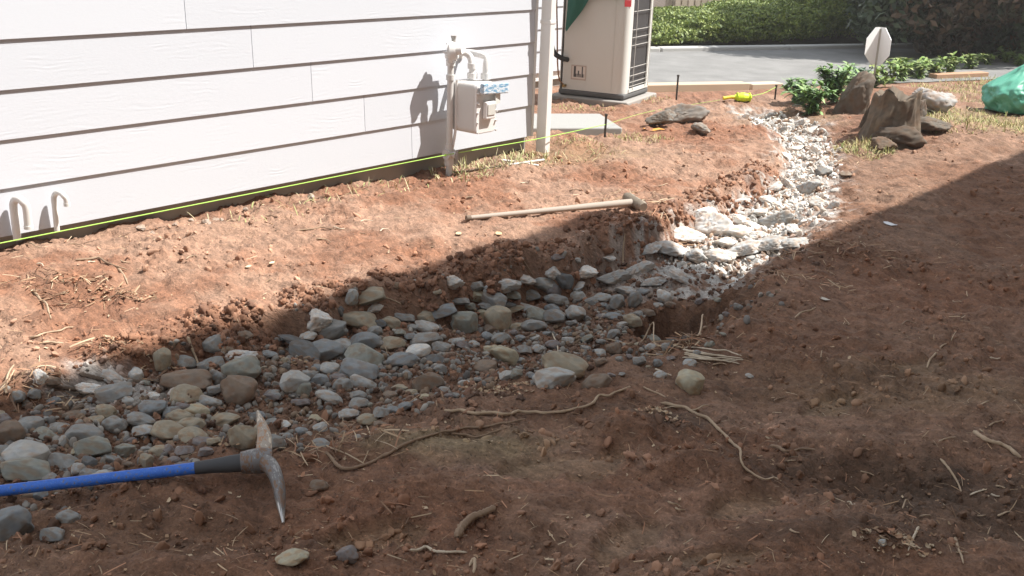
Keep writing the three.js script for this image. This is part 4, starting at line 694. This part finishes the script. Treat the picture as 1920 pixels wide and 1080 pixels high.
for (const [x, y, w, h, c, v, lab, tilt] of [[1602, 186, 84, 96, [.12, .095, .072], 4, 'brown earthy boulder behind the leafy weeds', .2], [1636, 212, 56, 104, [.10, .078, .058], 2, 'upright dark rock wedged between the boulder and the stump', .4], [1710, 200, 50, 120, [.12, .098, .078], 5, 'tall narrow rock leaning on the stump', -.25], [1692, 256, 100, 62, [.085, .066, .05], 1, 'dark earthy root ball at the foot of the stump', 0], [1650, 272, 54, 36, [.12, .085, .06], 6, 'small dark earth clod left of the root ball', 0], [1752, 192, 84, 66, [.30, .285, .27], 7, 'grey concrete block in the dry grass beside the stump', .1], [1732, 174, 60, 34, [.34, .32, .30], 0, 'flat grey concrete piece behind the block in the grass', 0], [1745, 232, 70, 36, [.12, .10, .08], 8, 'low dark rock below the grey concrete block', 0]]) stone(x, y, w, h, 'g', { chunk: true, m: stoneMat(...c, .97), v, label: lab, lift: .55, tilt });

function blades(list, tones) { // list of {p, dir, up, len, wid, bend}
  const P = [], C = [], I = []; let n = 0;
  for (const b of list) {
    const c = pick(tones), v = rr(.75, 1.25), side = V().crossVectors(b.dir, V(0, 1, 0)).normalize(); if (side.lengthSq() < .1) side.set(1, 0, 0);
    const prof = [[0, .35], [.3, 1], [.65, .85], [1, .04]];
    for (const [t, w] of prof) { const q = b.p.clone().addScaledVector(b.dir, b.len * t); q.y -= b.bend * b.len * t * t; for (const s of [-1, 1]) { P.push(q.x + side.x * s * w * b.wid, q.y + side.y * s * w * b.wid + .1 * w * b.wid, q.z + side.z * s * w * b.wid); C.push(c[0] * v, c[1] * v, c[2] * v); } }
    for (let i = 0; i < 3; i++) { const a = n + i * 2; I.push(a, a + 2, a + 1, a + 1, a + 2, a + 3); } n += 8;
  }
  const g = new THREE.BufferGeometry(); g.setAttribute('position', new THREE.Float32BufferAttribute(P, 3)); g.setAttribute('color', new THREE.Float32BufferAttribute(C, 3)); g.setIndex(I); g.computeVertexNormals(); return g;
}
const leafMat = new THREE.MeshPhysicalMaterial({ vertexColors: true, roughness: .6, side: THREE.DoubleSide, transmission: .25, thickness: 0 });
const stemMat = mat(.13, .16, .06, .8);
const GREEN = [[.17, .31, .06], [.12, .24, .05], [.22, .36, .08], [.08, .17, .05]], DKGREEN = [[.06, .14, .06], [.05, .11, .05], [.08, .17, .07]], LIME = [[.22, .33, .06], [.16, .28, .05], [.28, .34, .08]];
function weed(px, py, hgt, spread, n, tones, label, group) {
  const b = hit(px, py), t = thing('weed_plant', label, 'plant', [b.x, b.y, b.z], 0, group), L = [], st = [];
  for (let i = 0; i < Math.max(4, n / 16); i++) {
    const a = rr(0, 6.283), lean = rr(.1, .9) * spread, top = V(Math.cos(a) * lean, hgt * rr(.55, 1), Math.sin(a) * lean), mid = top.clone().multiplyScalar(.5).add(V(0, hgt * .12, 0));
    const c = new THREE.CatmullRomCurve3([V(0, -.02, 0), mid, top]); st.push(new THREE.TubeGeometry(c, 6, .004, 5, false));
    for (let j = 0; j < 34; j++) { const p = c.getPoint(rr(.1, 1)), aa = rr(0, 6.283); L.push({ p, dir: V(Math.cos(aa), rr(.1, .9), Math.sin(aa)).normalize(), len: rr(.05, .12), wid: rr(.009, .021), bend: rr(.1, .6) }); }
  }
  for (const o of [part('stems', merge(st), stemMat, t), part('leaves', blades(L, tones), leafMat, t)]) o.userData.kind = 'stuff';
}
weed(1520, 214, .26, .22, 300, GREEN, 'bushy bright green weed spilling over the end of the rubble');
weed(1560, 194, .34, .28, 380, GREEN, 'tallest leafy green weed in front of the low stump');
weed(1503, 196, .22, .2, 180, GREEN, 'small green weed beside the rubble nearest the road');
weed(1600, 172, .24, .2, 150, DKGREEN, 'dark green weed right behind the low stump');
for (const [x, y] of [[1690, 152], [1722, 148], [1668, 156], [1752, 144], [1780, 140], [1635, 164], [1705, 142]]) weed(x, y, rr(.16, .26), rr(.16, .28), 130, LIME, 'sunlit yellow green weed in the row behind the stumps', 'weeds behind the stumps');
for (const [x, y] of [[1850, 122], [1885, 118], [1910, 124], [1820, 130]]) weed(x, y, rr(.13, .2), rr(.14, .22), 80, LIME, 'low yellow green weed under the dark trees', 'weeds under the trees');
{ // dry grass
  const L = (f, n, hmin, hmax) => { const a = []; for (let i = 0; i < n; i++) { const q = f(); const p = onGround(q.x, q.z, -.005), t = rr(0, 6.283), l = rr(.2, 1.1); a.push({ p, dir: V(Math.cos(t) * l, 1, Math.sin(t) * l).normalize(), len: rr(hmin, hmax), wid: rr(.0015, .0035), bend: rr(.1, .7) }); } return a; };
  const m = mat(1, 1, 1, .85, { vertexColors: true, side: THREE.DoubleSide });
  const stuff = (name, geo, lab) => { const q = shadows(new THREE.Mesh(geo, m)); q.name = name; q.userData = { kind: 'stuff', label: lab }; scene.add(q); };
  stuff('dry_grass', blades(L(spots([[1830, 230, .5, .5], [1880, 190, .5, .5], [1760, 255, .35, .3], [1900, 250, .4, .4], [1800, 170, .5, .5], [1620, 285, .2, .25], [1850, 150, .6, .5], [1920, 170, .6, .6]]), 4600, .03, .11), [[.42, .36, .16], [.36, .30, .13], [.28, .29, .10], [.46, .40, .22], [.20, .25, .08]]), 'dry yellow grass on the bank beside the stumps');
  stuff('wall_grass', blades(L(() => { const s = rnd() < .6 ? -rr(0, .9) : rr(-2.6, .6), q = WP(s, 0, rr(.02, .3) + (s > 0 ? .1 : 0)); return q; }, 650, .03, .12), [[.42, .38, .2], [.3, .32, .13], [.48, .43, .27]]), 'thin dry grass blades along the foot of the siding');
  stuff('slab_grass', blades(L(spots([[1050, 270, .35, .15], [1090, 205, .3, .1], [1200, 262, .25, .12], [1210, 190, .25, .15]]), 900, .02, .07), [[.42, .36, .2], [.32, .32, .12], [.4, .33, .16]]), 'sparse dry grass round the concrete slab');
}
{ // folded octagonal sign on a stake
  const d = ray(1647, 86), dist = 10.6 / d.dot(fw), c = camera.position.clone().addScaledVector(d, dist), gy = H(c.x, c.z);
  const t = thing('yard_sign', 'white octagonal yard sign folded down its middle on a stake', 'sign', [c.x, gy, c.z], -.33), y = c.y - gy, R = .178;
  const half = s => { const sh = new THREE.Shape(), a = R * Math.tan(Math.PI / 8); sh.moveTo(0, -R); sh.lineTo(s * a, -R); sh.lineTo(s * R, -a); sh.lineTo(s * R, a); sh.lineTo(s * a, R); sh.lineTo(0, R); return new THREE.ExtrudeGeometry(sh, { depth: .004, bevelEnabled: false }).rotateY(s * -.87).translate(0, y, 0); };
  const w = mat(.86, .87, .87, .4);
  part('left_plate', half(-1), w, t); part('right_plate', half(1), w, t);
  part('stake', merge([box(.018, y + R * .9 + .15, .008, 0, (y + R * .9 - .15) / 2, .014)]), mat(.42, .40, .36, .6), t);
}
{ // green plastic bag
  const b = hit(1905, 206), g = sphere(22), p = g.attributes.position;
  for (let i = 0; i < p.count; i++) { let x = p.getX(i), y = p.getY(i), z = p.getZ(i); const a = Math.atan2(z, x), pinch = sm(.35, 1, y), f = 1 - .55 * pinch + .10 * n3(x * 1.6, y * 1.6, z * 1.6) + .10 * (1 - Math.abs(n3(x * 3 + 9, y * 1.8, z * 3))) + .05 * (1 - Math.abs(n3(x * 7 + 9, y * 5, z * 7))) + .05 * pinch * Math.sin(a * 9 + y * 5); y = y < -.55 ? -.55 + (y + .55) * .15 : y * (1 + .35 * pinch); p.setXYZ(i, x * f * .27 + .05 * pinch, (y + .58) * .22, z * f * .25); }
  g.computeVertexNormals(); const m = solo('plastic_bag', g, new THREE.MeshPhysicalMaterial({ color: new THREE.Color().setRGB(.09, .34, .235), roughness: .42, clearcoat: .15, side: THREE.DoubleSide }), 'full green plastic bag standing on the dry grass', 'bag'); m.position.set(b.x, b.y - .01, b.z);
}
// ---------------------------------------------------------------- across the road: hedge, trees, fence, building
function foliage(n, fn, size, tones, out = .6) {
  const P = new Float32Array(n * 12), C = new Float32Array(n * 12), I = new Uint32Array(n * 6);
  for (let i = 0; i < n; i++) {
    const { p, d } = fn(), nn = V(rr(-1, 1), rr(-1, 1), rr(-1, 1)).multiplyScalar(1 - out).addScaledVector(d, out).normalize(), u = V().crossVectors(nn, V(rr(-1, 1), rr(-1, 1), rr(-1, 1))).normalize(), w = V().crossVectors(nn, u), s = size * rr(.6, 1.3), c = pick(tones), v = rr(.75, 1.25);
    const q = [[-1, 0], [0, -.42], [1, 0], [0, .42]];
    for (let k = 0; k < 4; k++) { P[i * 12 + k * 3] = p.x + (u.x * q[k][0] + w.x * q[k][1]) * s; P[i * 12 + k * 3 + 1] = p.y + (u.y * q[k][0] + w.y * q[k][1]) * s; P[i * 12 + k * 3 + 2] = p.z + (u.z * q[k][0] + w.z * q[k][1]) * s; C[i * 12 + k * 3] = c[0] * v; C[i * 12 + k * 3 + 1] = c[1] * v; C[i * 12 + k * 3 + 2] = c[2] * v; }
    I.set([i * 4, i * 4 + 1, i * 4 + 2, i * 4, i * 4 + 2, i * 4 + 3], i * 6);
  }
  const g = new THREE.BufferGeometry(); g.setAttribute('position', new THREE.BufferAttribute(P, 3)); g.setAttribute('color', new THREE.BufferAttribute(C, 3)); g.setIndex(new THREE.BufferAttribute(I, 1)); g.computeVertexNormals(); return g;
}
const clumps = (list) => () => { const c = pick(list), d = V(rr(-1, 1), rr(-1, 1), rr(-1, 1)).normalize(), r = Math.pow(rnd(), .35); return { p: V(c[0] + d.x * c[3] * r, Math.max(.02, c[1] + d.y * c[4] * r), c[2] + d.z * c[5] * r), d }; };
const roadAt = (a, b) => ROADA.clone().addScaledVector(ROADE, a).addScaledVector(ROADN, b).setY(-.03);
const HG = [[.23, .29, .05], [.18, .245, .045], [.28, .33, .07], [.13, .19, .04]];
for (const [a, b, w, h, lab] of [[.55, 4.0, .8, .26, 'lowest clipped green shrub nearest the grey building'], [1.75, 4.1, .85, .27, 'rounded sunlit green shrub next to the lowest one'], [2.85, 4.2, .9, .42, 'bushy green hedge shrub in front of the picket fence'], [4.0, 4.25, .9, .52, 'green hedge shrub half in the shade of the trees'], [5.2, 4.3, .95, .85, 'shaded green hedge shrub closest to the dark trees']]) {
  const b0 = roadAt(a, b), t = thing('hedge_shrub', lab, 'shrub', [b0.x, b0.y, b0.z], Math.atan2(-ROADE.z, ROADE.x), 'hedge across the road');
  const ko = a * 7.7, shell = () => { const d = V(rr(-1, 1), rr(-.75, 1), rr(-1, 1)).normalize(), e = 2.8, r = Math.pow(Math.abs(d.x) ** e + Math.abs(d.y) ** e + Math.abs(d.z) ** e, -1 / e) * (1 + .10 * n3(d.x * 2.2 + ko, d.y * 2.2, d.z * 2.2) + .07 * n3(d.x * 6 + ko, d.y * 6, d.z * 6)) * (rnd() < .72 ? rr(.86, 1) : rr(.45, .9)); return { p: V(d.x * r * w * .98, h * .56 + d.y * r * h * .5, d.z * r * .85), d }; };
  part('crown', foliage(24000, shell, .027, HG, .4), leafMat, t).userData.kind = 'stuff';
  part('stems', merge([-.4, -.15, .12, .38].map(x => new THREE.TubeGeometry(new THREE.CatmullRomCurve3([V(x * .4, -.05, 0), V(x * .8, h * .35, rr(-.1, .1)), V(x * 1.3, h * .75, rr(-.2, .2))]), 6, .016, 6, false))), mat(.11, .085, .06, .9), t).userData.kind = 'stuff';
}
function tree(pos, ht, rad, low, tones, n, size, lab, trunkR, barkMat, lean = 0) {
  const t = thing('tree', lab, 'tree', [pos.x, pos.y, pos.z], 0, undefined), L = [], limbs = [];
  const tp = [V(0, -.1, 0), V(lean * .3, ht * .35, .05), V(lean, ht * .95, 0)];
  const trunk = part('trunk', taperTube(tp, trunkR, trunkR * .35, 24, 10, .12), barkMat, t);
  for (let i = 0; i < 16; i++) { const y = lerp(low, ht * .9, i / 15), a = i * 2.4, r = rad * (1 - .55 * (y / ht) ** 2) * rr(.6, 1); const e = V(Math.cos(a) * r, y + rr(-.1, .3), Math.sin(a) * r); limbs.push(new THREE.TubeGeometry(new THREE.CatmullRomCurve3([V(lean * y / ht, y - .25, 0), e.clone().multiplyScalar(.5).setY(y + .05), e]), 8, trunkR * .16, 6, false)); for (const f of [.45, .75, 1]) L.push([e.x * f, lerp(y, e.y, f) + rr(-.12, .12), e.z * f, rr(.4, .66), rr(.32, .52), rr(.4, .66)]); }
  for (const o of [part('limbs', merge(limbs), barkMat, t), part('crown', foliage(n, clumps(L), size, tones, .35), leafMat, t)]) o.userData.kind = 'stuff';
}
const barkD = mat(.13, .10, .075, .95), barkR = mat(.19, .095, .055, .95);
const DARKT = [[.035, .06, .022], [.05, .08, .03], [.025, .045, .02], [.065, .09, .035]], BROWNT = [[.10, .06, .03], [.075, .05, .028], [.05, .05, .022], [.12, .07, .035]];
tree(roadAt(6.6, 4.3), 3.6, 1.6, .15, DARKT, 30000, .075, 'dark evergreen tree whose low branches shade the end of the hedge', .14, barkD);
tree(G(1728, 96), 3.8, 1.25, .1, DARKT, 32000, .065, 'dark evergreen tree right behind the folded white sign', .14, barkD, .1);
tree(G(1800, 99), 4.2, 1.25, .12, BROWNT, 32000, .065, 'dark brownish evergreen tree behind the row of weeds', .16, barkR);
tree(G(1885, 103), 5.2, 1.3, .3, BROWNT, 28000, .065, 'tall red barked conifer beyond the green plastic bag', .28, barkR);
tree(G(1980, 104), 4.6, 1.4, .15, DARKT, 26000, .075, 'dark evergreen tree right of the red barked conifer', .18, barkD);
tree(roadAt(8.4, 5.4), 4.6, 2.0, .2, DARKT, 26000, .09, 'dark evergreen tree behind the shaded end of the hedge', .2, barkD);
tree(roadAt(10.6, 4.4), 5.0, 2.0, .2, DARKT, 26000, .09, 'dense dark evergreen tree filling the gap behind the brownish one', .2, barkD);
tree(roadAt(13.0, 3.6), 5.0, 2.2, .3, DARKT, 26000, .09, 'dark evergreen tree deep behind the red barked conifer', .2, barkD);
{
  const c = roadAt(5.75, 6.4), f = thing('picket_fence', 'beige picket fence showing above the hedge', 'fence', [c.x, c.y, c.z], Math.atan2(-ROADE.z, ROADE.x));
  const m = [mat(.50, .42, .32, .85), mat(.46, .385, .29, .85), mat(.54, .45, .35, .85)];
  for (let i = 0; i < 30; i++) part('picket', box(.095, 1.35 + .02 * (i % 3), .02, -1.9 + i * .125, .69, 0), m[i % 3], f);
  for (const y of [.35, 1.1]) part('rail', box(3.9, .08, .035, -.05, y, -.029), m[1], f);
  for (const x of [-2.0, -.05, 1.9]) part('post', box(.09, 1.5, .09, x, .73, -.093), m[1], f);
}
{
  const c = roadAt(.75, 7.5), h = thing('grey_building', 'plain grey building behind the low end of the hedge', 'building', [c.x, c.y, c.z], Math.atan2(-ROADE.z, ROADE.x));
  const m = [mat(.30, .295, .285, .8), mat(.28, .275, .265, .8)];
  part('wall', box(6.4, 3.0, 3.0, 0, 1.5, -1.55), m[1], h);
  for (let i = 0; i < 15; i++) part('siding_board', tx(box(6.4, .205, .016), 0, .12 + i * .195, 0, -.05, 0, 0), m[i % 2], h);
  part('roof', tx(box(7, .1, 2.3), 0, 3.35, -.9, .4, 0, 0), mat(.1, .095, .09, .9), h);
}
// dusty summer air
scene.fog = new THREE.FogExp2(new THREE.Color().setRGB(0.95, 0.93, 0.9), 0.0028);
renderer.render(scene, camera);
